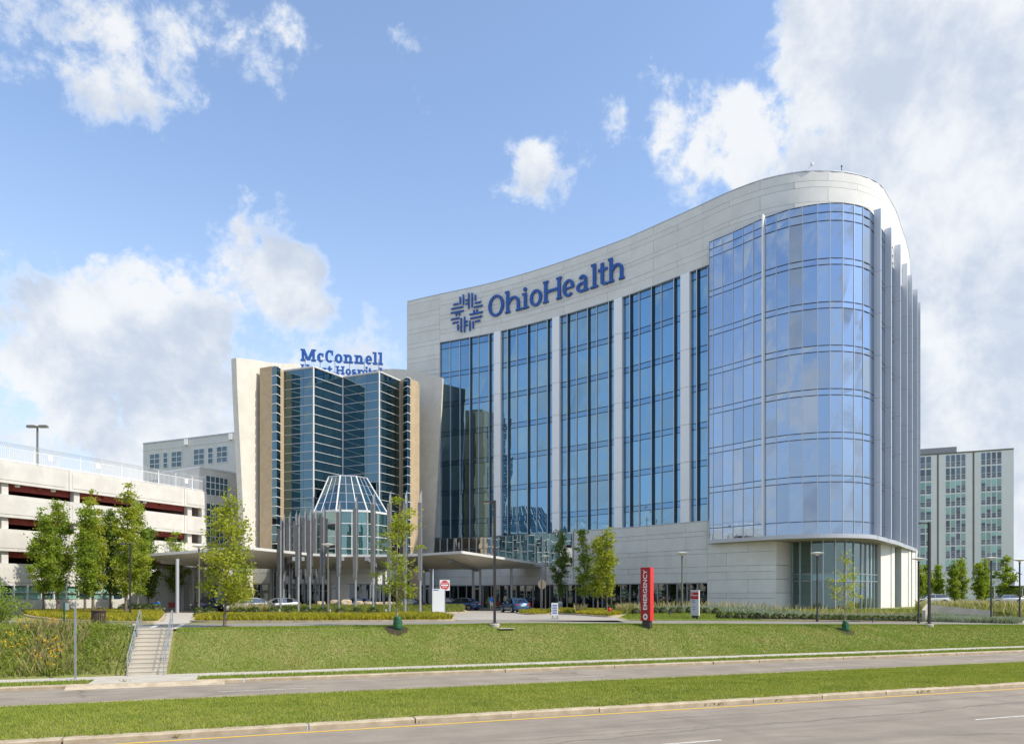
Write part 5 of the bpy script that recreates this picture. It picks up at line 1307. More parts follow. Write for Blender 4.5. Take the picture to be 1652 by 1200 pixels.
# pylon bed: low green mound with grasses
n_ = 30; V = []; pts = ISB
P = inpoly(ISB, 26000, 5); P[:, 2] = [mound(a, b) - .03 for a, b in P[:, :2]]
blades('pylon_bed_grass', 'green grasses filling the bed round the metal pylons', 'grass', P, .26, .05, M['blade_meadow_green'], .6, 25)
P = inpoly(ISB, 5200, 6); P[:, 2] = [mound(a, b) - .03 for a, b in P[:, :2]]; P = P[P[:, 0] < -24]
blades('pylon_bed_plumes', 'tan seed heads among the pylon bed grasses', 'grass', P, .85, .05, M['blade_plume'], .35, 26)
gx = np.linspace(min(p[0] for p in ISB), max(p[0] for p in ISB), 26)
mbm = MB(); L = len(ISB); cxm = sum(p[0] for p in ISB) / L; cym = sum(p[1] for p in ISB) / L
rings = [1.0, .85, .7, .5, .3, .0]
for r in rings:
    for p in ISB:
        q = (cxm + (p[0] - cxm) * r, cym + (p[1] - cym) * r); mbm.v.append((q[0], q[1], mound(*q) - .02 if r < 1 else .11))
for k in range(len(rings) - 1):
    for i in range(L): mbm.f.append((k * L + i, k * L + (i + 1) % L, (k + 1) * L + (i + 1) % L, (k + 1) * L + i))
tag(mbm.build('pylon_bed_soil', M['mulch'], None, 60), kind='structure')
# ornamental grass tufts
def clump_mesh(n, h, w, seed, spread=.16, lean=1.0):
    rg = np.random.default_rng(seed); P = np.column_stack([rg.normal(size=n) * spread, rg.normal(size=n) * spread, np.zeros(n)])
    az = rg.uniform(0, 6.28, n); la = np.arctan2(P[:, 1], P[:, 0]) + rg.normal(size=n) * .6; H = h * rg.uniform(.6, 1.15, n); le = lean * H * rg.uniform(.05, .55, n)
    dx, dy = np.cos(az) * w / 2, np.sin(az) * w / 2; V = np.empty((n, 4, 3)); z0 = np.zeros(n)
    V[:, 0] = P + np.column_stack([-dx, -dy, z0]); V[:, 1] = P + np.column_stack([dx, dy, z0])
    V[:, 2] = P + np.column_stack([np.cos(la) * le * .4 + dx * .8, np.sin(la) * le * .4 + dy * .8, H * .62]); V[:, 3] = P + np.column_stack([np.cos(la) * le, np.sin(la) * le, H])
    return np_mesh('tuft', V.reshape(-1, 3), np.arange(n * 4).reshape(n, 4), 4)
tm = clump_mesh(130, 1.0, .035, 3); tm.materials.append(M['blade_plume']); tm2 = clump_mesh(120, .6, .04, 4, .2, 1.6); tm2.materials.append(M['blade_meadow_green'])
tuft_spots = [(374, 75), (383, 73), (396, 72), (408, 72), (415, 74), (424, 72), (428, 75), (433, 73), (936, 66), (1004, 64), (1012, 65)]
for i, (px, Y) in enumerate(tuft_spots):
    x, y, z = GX(px, Y); t = thing('feather_grass', ('tan feather grass tuft, %s from the left before the parked cars' % fo[i]) if i < 8 else ('single pale feather grass clump beside the podium trees', 'tan grass clump at left before the shopfront', 'tan grass clump next to the shopfront hedge')[i - 8], 'grass', (x, y, z + .0), i * 1.3, 'feather grass tufts')
    link('plumes', tm, None, t); link('leaves', tm2, None, t)
# boxwood shrubs
def nth(k):
    w = ['first', 'second', 'third', 'fourth', 'fifth', 'sixth', 'seventh', 'eighth', 'ninth', 'tenth', 'eleventh', 'twelfth', 'thirteenth', 'fourteenth', 'fifteenth', 'sixteenth', 'seventeenth', 'eighteenth', 'nineteenth']
    if k < 19: return w[k]
    t_ = ['', '', 'twenty', 'thirty', 'forty'][(k + 1) // 10]; return t_ + '-' + w[(k + 1) % 10 - 1] if (k + 1) % 10 else t_[:-1] + 'ieth'
def shrub_mesh(seed, n=520):
    rg = np.random.default_rng(seed); d = rg.normal(size=(n, 3)); d /= np.linalg.norm(d, axis=1)[:, None]; d[:, 2] = np.abs(d[:, 2]) * 1.0
    r = rg.uniform(.72, 1.06, n)[:, None] * (1 + .12 * np.sin(d[:, :1] * 7 + seed) * np.cos(d[:, 1:2] * 6)); C = d * r * np.array([.5, .5, .78]); C[:, 2] += .03
    return leaf_mesh('foliage', C, .13, seed + 5)
SH = [shrub_mesh(s) for s in range(4)]
core_s = MB().lathe([(.30, -.05), (.40, .15), (.36, .45), (.18, .62)], 10).mesh('twigs', True)
def shrub(px, Y, s, lab, grp_, k, zz=None):
    x, y = PY(px, Y); z = ground(x, y) if zz is None else zz
    t = thing('boxwood_shrub', lab, 'shrub', (x, y, z), k * 1.7, grp_); t.scale = (s, s, s * .9)
    if not SH[k % 4].materials: SH[k % 4].materials.append(M['leaf_box'])
    link('foliage', SH[k % 4], None, t); link('twigs', core_s, M['bark'], t)
for k, px in enumerate([322, 339, 388, 410, 437, 466, 494, 520, 549, 575, 602]):
    shrub(px, 56.5, 1.0, '%s round boxwood from the left behind the yellow cover of the front island' % nth(k), 'boxwoods on the front island', k, .1)
k = 0
for px in list(range(1028, 1160, 14)) + list(range(1164, 1330, 12)) + list(range(1330, 1486, 8)):
    Y = 64.5 if px < 1160 else 61.5 + .012 * (px - 1160); shrub(px + (k * 37 % 5) - 2, Y, .72, '%s small boxwood from the left in the row along the tower foot' % nth(k), 'boxwood row at the tower foot', k); k += 1
for q_, px in enumerate((1607, 1614, 1621, 1628)): shrub(px, 74, .7, '%s low boxwood from the left at the right edge beyond the planter wall' % nth(q_), 'boxwoods at the right edge', k); k += 1
for q_, px in enumerate((985, 996, 1006, 1016)): shrub(px, 66.5, 1.05, '%s dark hedge shrub from the left between the hydrant and the shopfront' % nth(q_), 'hedge by the hydrant', k, .12); k += 1
for q_, px in enumerate((200, 214, 226, 238, 254)): shrub(px, 69, 1.2, '%s dark low shrub from the left before the seated person' % nth(q_), 'shrubs by the seated person', k, .08); k += 1
# blue-grey and plume grasses at the tower foot and right bed
def bedband(name, lab, pts, n, h, w, m, seed, lean=.7):
    P = inpoly([GX(*p) for p in pts], n, seed); P[:, 2] = [ground(a, b) for a, b in P[:, :2]]; blades(name, lab, 'grass', P, h, w, m, lean, seed)
bedband('tower_bed_blue', 'blue-grey grasses along the foot of the tower', [(1020, 66), (1140, 66), (1250, 64), (1330, 63.5), (1480, 67), (1480, 70.5), (1330, 66.5), (1250, 67.5), (1140, 69.5), (1020, 72)], 13000, .40, .05, M['blade_blue'], 41)
bedband('tower_bed_plumes', 'tan feather grasses behind the blue-grey planting', [(1010, 70), (1140, 68), (1250, 66), (1330, 65.5), (1475, 69), (1475, 71.5), (1330, 68), (1250, 69), (1140, 71.5), (1010, 77)], 900, .8, .03, M['blade_plume'], 42, .5)
bedband('right_bed_blue', 'blue-grey grasses before the planter wall on the right', [(1496, 66), (1640, 64), (1655, 70), (1500, 71)], 12000, .5, .05, M['blade_blue'], 43)
bedband('right_bed_plumes', 'tan grasses above the planter wall on the right', [(1478, 74), (1655, 73), (1660, 84), (1480, 86)], 1000, .85, .04, M['blade_plume'], 44, .5)
bedband('right_bed_green', 'green grasses behind the planter wall on the right', [(1478, 74), (1655, 73), (1660, 84), (1480, 86)], 9000, .45, .05, M['blade_meadow_green'], 45, .6)
tag(flat_poly('tower_bed', [GX(1015, 64)[:2], GX(1140, 63.5)[:2], GX(1250, 61)[:2], GX(1480, 64.5)[:2], GX(1480, 72)[:2], GX(1300, 69)[:2], GX(1140, 72)[:2], GX(1015, 78)[:2]], .0, M['mulch_tan']), kind='structure')
o = bpy.data.objects['tower_bed']; 
for v in o.data.vertices: v.co.z = ground(v.co.x, v.co.y) + .03
# planter walls on the right
pw = thing('planter_wall', 'low concrete planter wall right of the tower', 'wall')
a = GX(1497, 72); b = GX(1600, 70.5); MB().bar((a[0], a[1], a[2] + .45), (b[0], b[1], b[2] + .45), .3, 1.1).build('wall', M['walk_concrete'], pw)
c = GX(1490, 66.5); MB().bar((a[0], a[1], a[2] + .47), (c[0], c[1], c[2] + .47), .3, 1.12).build('return_wall', M['walk_concrete'], pw)
# meadow bank left of the steps
P = scat_uv(52000, SU - 26, SU - .95, 37.9, 47.0, lambda x, y, u, v: ground(x, y) - .05, 61); rg_ = np.random.default_rng(4)
u_ = P[:, 0] * T_.x + P[:, 1] * T_.y; dens_ = np.clip((SU - u_) / 3.2, .25, 1); v_ = P[:, 0] * N_.x + P[:, 1] * N_.y; keep = (rg_.uniform(size=len(P)) < dens_) & (v_ < np.array([42.8 + dvn(q) for q in u_])) & (np.hypot(P[:, 0] + 22.3, P[:, 1] - 40) > .8)
blades('meadow_green', 'rough green meadow plants on the bank left of the steps', 'meadow', P[keep], .34, .03, M['blade_meadow_green'], .7, 62)
P = scat_uv(13000, SU - 26, SU - 3.0, 38.0, 43.0, lambda x, y, u, v: ground(x, y) - .05, 63); nz = np.array([mnoise.noise((a * .5, b * .5, 1)) for a, b in P[:, :2]])
blades('meadow_tan', 'dry tan grasses in the meadow left of the steps', 'meadow', P[nz > .02], .62, .025, M['blade_meadow'], .5, 64)
# leafy meadow herbs: sprays of small leaves on stems
P = scat_uv(900, SU - 26, SU - 1.2, 38.0, 42.8, lambda x, y, u, v: ground(x, y), 65); rg_ = np.random.default_rng(5); C = []
for p in P:
    h = rg_.uniform(.25, .8); k = 16; C.append(p + np.column_stack([rg_.normal(size=k) * .14, rg_.normal(size=k) * .14, rg_.uniform(.1, 1, k) * h]))
o = link('meadow_herbs', leaf_mesh('meadow_herbs', np.concatenate(C), .085, 66), M['leaf_mid']); tag(o, 'leafy herbs mixed through the meadow left of the steps', 'meadow', kind='stuff')
P = scat_uv(420, SU - 26, SU - 3.6, 38.2, 42.8, lambda x, y, u, v: ground(x, y), 67); C = []
for p in P:
    if mnoise.noise((p[0] * .55, p[1] * .55, 7)) < -.02: continue
    h = rg_.uniform(.4, .8)
    for q in range(4):
        c = p + np.array([rg_.normal() * .13, rg_.normal() * .13, h + rg_.normal() * .08]); C.append(c + rg_.normal(size=(6, 3)) * .022)
o = link('meadow_flowers', leaf_mesh('meadow_flowers', np.concatenate(C), .062, 68), M['flower_yellow']); tag(o, 'yellow wildflowers on the bank at the left edge', 'flowers', kind='stuff')

# ------------------------------------------------------------------ boulders
BO = [(425, 1035, 70), (530, 1020, 85), (617, 1022, 90), (715, 1020, 75), (785, 1022, 70), (870, 1025, 65), (945, 1020, 65), (1010, 1022, 60), (1065, 1020, 60), (1108, 1015, 62)]
ordb = ['leftmost', 'second', 'third', 'fourth', 'fifth', 'sixth', 'seventh', 'eighth', 'ninth', 'rightmost']
for i, (bx_, by_, bw) in enumerate(BO):
    px = 430 + bx_ / 4.8; Y = 78.6 + .5 * math.sin(i * 2.1); x, y = PY(px, Y); r = bw / 4.8 * Y / F / 2; rr = random.Random(i)
    bm = bmesh.new(); bmesh.ops.create_icosphere(bm, subdivisions=3, radius=1.0)
    for v in bm.verts:
        p = v.co.copy(); k = 1 + .28 * mnoise.noise(p * 1.3 + Vector((i * 3.1, 0, 0))) + .12 * mnoise.noise(p * 3.1 + Vector((0, i, 0)))
        q = p * k; q.x = max(-.82, min(.85, q.x)); q.z = max(-.6, min(.78 + .1 * math.sin(i), q.z)); v.co = Vector((q.x * r * 1.12, q.y * r * .8, q.z * r * .86))
    me = bpy.data.meshes.new('boulder'); bm.to_mesh(me); bm.free(); me.polygons.foreach_set('use_smooth', [True] * len(me.polygons)); me.set_sharp_from_angle(angle=R(28))
    tag(link('boulder', me, M['boulder'], None, (x, y, mound(x, y) + r * .38), rr.uniform(-.4, .4)), '%s tan boulder in the line behind the metal pylons' % ordb[i], 'boulder', 'boulders behind the pylons')
# ------------------------------------------------------------------ lamps
def arm_lamp(lab, loc, h, side=-1, m='lamp_dark', w=.16):
    t = thing('street_lamp', lab, 'lamp', loc)
    MB().lathe([(.30, -.25), (.30, .10), (.26, .14)], 14).build('footing', M['walk_concrete'], t, True)
    MB().box((0, 0, .165), (.34, .34, .05)).build('base_plate', M[m], t)
    MB().box((0, 0, h / 2 + .1), (w, w, h - .2)).build('pole', M[m], t)
    MB().bar((0, 0, h - .12), (side * .22, 0, h - .1), .06, .09).build('arm', M[m], t)
    MB().box((side * .48, 0, h - .09), (.56, .34, .10), 0, .9).build('lamp_head', M[m], t)
    MB().box((side * .50, 0, h - .145), (.36, .24, .02)).build('lamp_lens', M['lamp_lens'], t)
def disc_lamp(lab, loc, h, m='lamp_bronze', foot=False):
    t = thing('path_lamp', lab, 'lamp', loc, group='disc-topped path lamps')
    if foot: MB().lathe([(.32, -.25), (.32, .22), (.26, .30)], 14).build('footing', M['walk_concrete'], t, True)
    MB().lathe([(.11, -.1), (.10, .3), (.075, .4), (.065, h - .35), (.09, h - .33), (.09, h - .22)], 12).build('pole', M[m], t, True)
    MB().lathe([(.07, h - .22), (.12, h - .12), (.50, h - .02), (.54, h + .02), (.50, h + .04), (.1, h + .09)], 20).build('lamp_shade', M['lamp_lens'], t, True)
x, y, z = GP(798, 1009); arm_lamp('tall dark square lamp post at the lawn edge in the middle', (x, y, z), ZY(807, y) - z)
x, y, z = GP(1499, 1009); arm_lamp('tall dark square lamp post on a round footing right of the tower', (x, y, z), ZY(842, y) - z)
for (px, Y, yt, lab, m, ft) in ((880, 80, 897, 'disc-topped lamp behind the stop sign post', 'lamp_bronze', 0), (1100.5, 65, 892, 'disc-topped lamp between the red pylon and the directory sign', 'lamp_bronze', 0),
        (1318.5, 60.5, 892, 'disc-topped lamp before the tower lobby glass', 'lamp_dark', 0), (1482, 61, 901, 'disc-topped lamp left of the tall post right of the tower', 'lamp_dark', 0), (1599, 66, 900, 'disc-topped lamp before the planter wall', 'lamp_dark', 1), (1645, 68, 903, 'disc-topped lamp at the right edge', 'lamp_dark', 1),
        (529, 62, 878, 'disc-topped lamp among the metal pylons', 'lamp_bronze', 0), (321, 63, 881, 'disc-topped lamp before the left end of the canopy', 'lamp_bronze', 0)):
    x, y, z = GX(px, Y); disc_lamp(lab, (x, y, z), ZY(yt, Y) - z, m, ft)
x, y, z = GX(210, 54.5); arm_lamp('thin dark lamp post standing among the grove trees', (x, y, z), 5.6, -1, 'lamp_dark', .10)
# twin lamp on the garage roof
p = min((GC.off(q, -6.0) for q in np.arange(20, gL, .1)), key=lambda p: abs(CX + F * p[0] / p[1] - 61)); t = thing('roof_lamp', 'twin-headed lamp post on the garage roof', 'lamp', (p[0], p[1], 13.15)); h = ZY(687, p[1]) - 13.15
MB().tube([(0, 0, 0), (0, 0, h)], .10, 10).build('pole', M['lamp_bronze'], t, True)
for s_ in (-1, 1): MB().box((s_ * .62, 0, h - .05), (.9, .45, .24), 0, .85).build('lamp_head', M['lamp_bronze'], t); MB().bar((0, 0, h - .05), (s_ * .2, 0, h - .05), .08).build('arm', M['lamp_bronze'], t)

# ------------------------------------------------------------------ signs
def text_mesh(body, size, depth, align='CENTER'):
    cu = bpy.data.curves.new('txt', 'FONT'); cu.body = body; cu.size = size; cu.extrude = depth; cu.align_x = align; cu.align_y = 'CENTER'; cu.offset = size * .012
    ob = bpy.data.objects.new('txt', cu); COL.objects.link(ob); dg = bpy.context.evaluated_depsgraph_get()
    me = bpy.data.meshes.new_from_object(ob.evaluated_get(dg)); bpy.data.objects.remove(ob); bpy.data.curves.remove(cu); return me
def text(body, size, m, parent, loc, rot, depth=.004, sx=1.0, name='lettering'):
    me = text_mesh(body, size, depth); o = link(name, me, M[m], parent, loc); o.rotation_euler = rot; o.scale = (sx, 1, 1); return o
x, y, z = GP(1044, 1011); h = ZY(915, y) - z
t = thing('emergency_pylon', 'tall red box sign on dark base at the edge of the lawn', 'sign', (x, y, z), R(-33))
MB().box((0, 0, .10), (.50, .42, .62)).build('base', M['lamp_dark'], t)
MB().box((0, 0, .40 + (h - .40) / 2), (.66, .56, h - .40)).build('cabinet', M['sign_red'], t)
MB().box((0, -.284, .40 + (h - .40) / 2), (.655, .008, h - .405)).build('front_panel', M['sign_red_dark'], t)  # darker copy of the cabinet red: shade of this face put into its colour
zc_ = .40 + (h - .4) * .575
o = text('EMERGENCY', .42, 'sign_white', t, (0.0, -.293, zc_), (R(90), R(-90), 0), .004, 1.0)
w_ = o.dimensions.x; bb = [v.co.x for v in o.data.vertices]; wid = max(bb) - min(bb); o.scale = ((h - .4) * .745 / wid, .86, 1)
mb = MB(); n = 28; zc0 = .40 + .20
mb.add([(0, -.296, zc0 + .06)] + [(.155 * math.cos(2 * math.pi * k / n), -.296, zc0 + .06 + .20 * math.sin(2 * math.pi * k / n)) for k in range(n)], [(0, 1 + k, 1 + (k + 1) % n) for k in range(n)]); mb.build('cross_disc', M['sign_white'], t)
MB().box((0, -.301, zc0 + .06), (.06, .004, .24)).box((0, -.3015, zc0 + .06), (.20, .004, .07)).build('cross', M['sign_red_dark'], t)
# directory
x, y, z = GP(1121.5, 998); h = ZY(951.5, y) - z
t = thing('directory_sign', 'grey and red directory sign on the lawn strip', 'sign', (x, y, z), R(-24))
MB().box((0, 0, .08), (.48, .22, .45)).build('base', M['black_plastic'], t)
MB().box((0, 0, .28 + (h - .28) / 2), (.66, .34, h - .28)).build('cabinet', M['sign_white'], t)
MB().box((-.01, -.174, .28 + (h - .28) / 2), (.62, .006, h - .30)).build('front_panel', M['sign_grey'], t)
MB().box((-.01, -.180, h - .45), (.60, .006, .56)).build('red_panel', M['sign_red_dark'], t)
text('Emergency', .13, 'sign_white', t, (0, -.186, h - .42), (R(90), 0, 0), .002)
MB().box((-.20, -.186, h - .28), (.07, .004, .03)).box((-.20, -.1862, h - .28), (.025, .004, .09)).build('arrow', M['sign_white'], t)
for k, zz in enumerate((h - .85, h - 1.0, h - 1.35, h - 1.55)): MB().box((-.12 + .02 * k, -.179, zz), (.3 - .04 * k, .004, .05)).build('text_line', M['sign_blue'], t)
# blank white board and do-not-enter sign
x, y, z = PG(707.5, 994.5, .05); h = ZY(950, y)
t = thing('notice_board', 'plain white upright notice board beside the forecourt entry', 'sign', (x, y, .02), R(4))
MB().box((0, 0, h / 2), (.98, .12, h)).build('board', M['sign_white'], t)
MB().box((-.20, -.063, h - .10), (.42, .006, .06)).build('header_strip', M['sign_blue'], t)
MB().box((.515, .0, h / 2 - .02), (.05, .14, h - .05)).build('edge_trim', M['steel_grey'], t)
x, y = PY(717.5, 64.5); t = thing('do_not_enter_sign', 'square white sign with red disc behind the notice board', 'sign', (x, y, .05), R(3))
zc0 = ZY(944.5, 64.5)
MB().box((0, .03, (zc0 + .45) / 2), (.06, .04, zc0 + .45)).build('post', M['galv'], t)
MB().box((0, 0, zc0), (.86, .02, .92)).build('plate', M['sign_white'], t)
n = 30; MB().add([(0, -.013, zc0)] + [(.39 * math.cos(2 * math.pi * k / n), -.013, zc0 + .41 * math.sin(2 * math.pi * k / n)) for k in range(n)], [(0, 1 + k, 1 + (k + 1) % n) for k in range(n)]).build('red_disc', M['sign_red'], t)
MB().box((0, -.017, zc0), (.60, .004, .13)).build('white_bar', M['sign_white'], t)
text('DO NOT', .15, 'sign_white', t, (0, -.018, zc0 + .18), (R(90), 0, 0), .002); text('ENTER', .15, 'sign_white', t, (0, -.018, zc0 - .19), (R(90), 0, 0), .002)
# stop sign seen from behind
x, y = PY(874.5, 68); t = thing('stop_sign', 'brown back of an octagonal stop sign on a post', 'sign', (x, y, .1), R(8)); zc0 = ZY(944, 68)
MB().box((0, -.03, (zc0 + .4) / 2), (.07, .05, zc0 + .4)).build('post', M['lamp_bronze'], t)
MB().add([(.40 * math.cos(R(22.5 + 45 * k)), dy, zc0 + .45 * math.sin(R(22.5 + 45 * k))) for dy in (0, .015) for k in range(8)], [tuple(range(8)), tuple(range(8, 16))[::-1]] + [(k, (k + 1) % 8, 8 + (k + 1) % 8, 8 + k) for k in range(8)]).build('plate', M['sign_back'], t)
# a-frame board
x, y, z = PG(895, 998.2, .03); t = thing('sandwich_board', 'small white free-standing notice on a grey foot in the drive', 'sign', (x, y, .03), R(-8))
MB().box((0, 0, .05), (.62, .5, .10), 0, .85).build('foot', M['steel_grey'], t)
MB().box((-.17, 0, .18), (.04, .04, .2)).box((.17, 0, .18), (.04, .04, .2)).build('legs', M['black_plastic'], t)
MB().box((0, 0, .72), (.48, .05, .92)).build('board', M['sign_white'], t)
for k in range(6): MB().box((0, -.03, 1.02 - .12 * k), (.34, .006, .055)).build('text_line', M['sign_blue'], t)
# bare posts
x, y, z = GP(121.5, 1096); t = thing('sign_post', 'bare grey metal post standing on the verge', 'post', (x, y, z)); hh = ZY(971, y) - z
MB().box((0, 0, hh / 2 - .1), (.075, .05, hh + .2)).box((0, .03, hh / 2 - .1), (.03, .03, hh + .19)).build('post', M['galv'], t)
x, y, z = GX(103.5, 37.8); t = thing('sign_post', 'dark green post with a small white sign seen from behind', 'post', (x, y, z - .1)); hh = ZY(971, y) - z + .1
MB().box((0, 0, hh / 2), (.07, .05, hh)).build('post', M['post_green'], t); MB().box((.10, .04, hh - .22), (.24, .015, .36)).build('plate', M['sign_grey'], t)

# ------------------------------------------------------------------ street furniture
x, y, z = GX(159, 39.8); t = thing('litter_bin', 'round brown slatted litter bin at the top of the bank', 'bin', (x, y, z - .02)); 
MB().lathe([(.26, .04), (.28, .86)], 18).build('liner', M['black'], t, True)
sl = MB().add([(-.035, -.018, .03), (.035, -.018, .03), (.042, -.018, .93), (-.042, -.018, .93), (-.035, .018, .03), (.035, .018, .03), (.042, .018, .93), (-.042, .018, .93)], [(0, 1, 2, 3), (7, 6, 5, 4), (0, 4, 5, 1), (1, 5, 6, 2), (2, 6, 7, 3), (3, 7, 4, 0)]).mesh('slat')
for k in range(20):
    a = 2 * math.pi * k / 20; o = link('slat', sl, M['can_brown'], t, (.33 * math.cos(a), .33 * math.sin(a), 0)); o.rotation_euler = (0, 0, a - math.pi / 2)
MB().lathe([(.36, .90), (.41, .93), (.41, .98), (.36, 1.0), (.30, .98), (.30, .92)], 20).build('rim', M['can_brown'], t, True)
for k in range(3): a = 2.1 * k; MB().tube([(.3 * math.cos(a), .3 * math.sin(a), .96), (.2 * math.cos(a), .2 * math.sin(a), 1.15)], .015, 6).build('lid_arm', M['can_brown'], t)
MB().lathe([(.24, 1.14), (.22, 1.17), (.05, 1.19)], 16).build('lid', M['can_brown'], t, True)
x, y, z = GX(903.5, 84); t = thing('litter_bin', 'grey dome-topped litter bin by the shopfront', 'bin', (x, y, max(z, .04)))
MB().lathe([(.30, 0), (.31, .8)], 16).build('drum', M['steel_grey'], t, True); MB().lathe([(.33, .8), (.33, .86), (.2, 1.02), (.05, 1.07)], 16).build('dome', M['steel_light'], t, True)
for (px, Y, lab) in ((53, 78, 'red fire hydrant in front of the garage windows'), (983.5, 60.5, 'red fire hydrant beside the bright tree on the drive')):
    x, y, z = GX(px, Y); t = thing('fire_hydrant', lab, 'hydrant', (x, y, max(z, .05)))
    MB().lathe([(.17, 0), (.17, .05), (.11, .07), (.11, .5), (.14, .51), (.14, .55), (.12, .6), (.07, .68), (.03, .70), (.03, .76)], 14).build('barrel', M['hydrant_red'], t, True)
    MB().tube([(-.2, 0, .42), (.2, 0, .42)], .055, 10).tube([(0, 0, .38), (0, -.19, .38)], .07, 10).build('outlets', M['hydrant_red'], t, True)
for i, px in enumerate((451, 532.5, 622.5)):
    x, y, z = PG(px, 992.5, .05); t = thing('path_bollard', '%s short white light bollard beside the pylon bed' % ('left', 'middle', 'right')[i], 'bollard', (x, y, .04), group='short bollards by the pylon bed')
    MB().lathe([(.085, 0), (.08, .42), (.085, .43)], 12).build('post', M['walk_concrete'], t, True); MB().lathe([(.09, .43), (.09, .50), (.03, .53)], 12).build('cap', M['steel_light'], t, True)
x, y, z = GP(816, 1015); tag(MB().box((0, 0, 0), (.95, .5, .03)).build('utility_cover', M['walk_concrete'], None, loc=(x, y, z + .06), rz=STRZ), 'flat pale utility cover in the lawn beside the lamp post', 'utility cover')
for i, (px, Y) in enumerate(((1408, 60.5), (1080, 62))):
    x, y, z = GX(px, Y); t = thing('flood_light', ('small black ground flood light before the tower lobby', 'small black ground flood light right of the red pylon')[i], 'light', (x, y, z), .5)
    MB().tube([(0, 0, -.05), (0, 0, .22)], .03, 6).build('stake', M['black_plastic'], t); MB().box((0, -.05, .30), (.22, .2, .2), 0, .8).build('housing', M['black_plastic'], t)
# bench under the porch and outdoor chairs
for (px, Y, lab) in ((276, 79, 'brown chair under the left end of the canopy'), (853, 88, 'dark red chair by the shopfront behind the blue car'), (797, 92, 'dark red bench by the shopfront')):
    x, y = PY(px, Y); t = thing('outdoor_chair', lab, 'chair', (x, y, .03), R(15))
    w = .6 if 'bench' not in lab else 1.6
    MB().box((0, 0, .44), (w, .5, .06)).build('seat', M['garage_red'], t); MB().box((0, .25, .72), (w, .05, .5)).build('backrest', M['garage_red'], t)
    for sx in (-1, 1):
        for sy in (-.22, .22): MB().box((sx * (w / 2 - .04), sy, .21), (.05, .05, .42)).build('leg', M['steel_grey'], t)

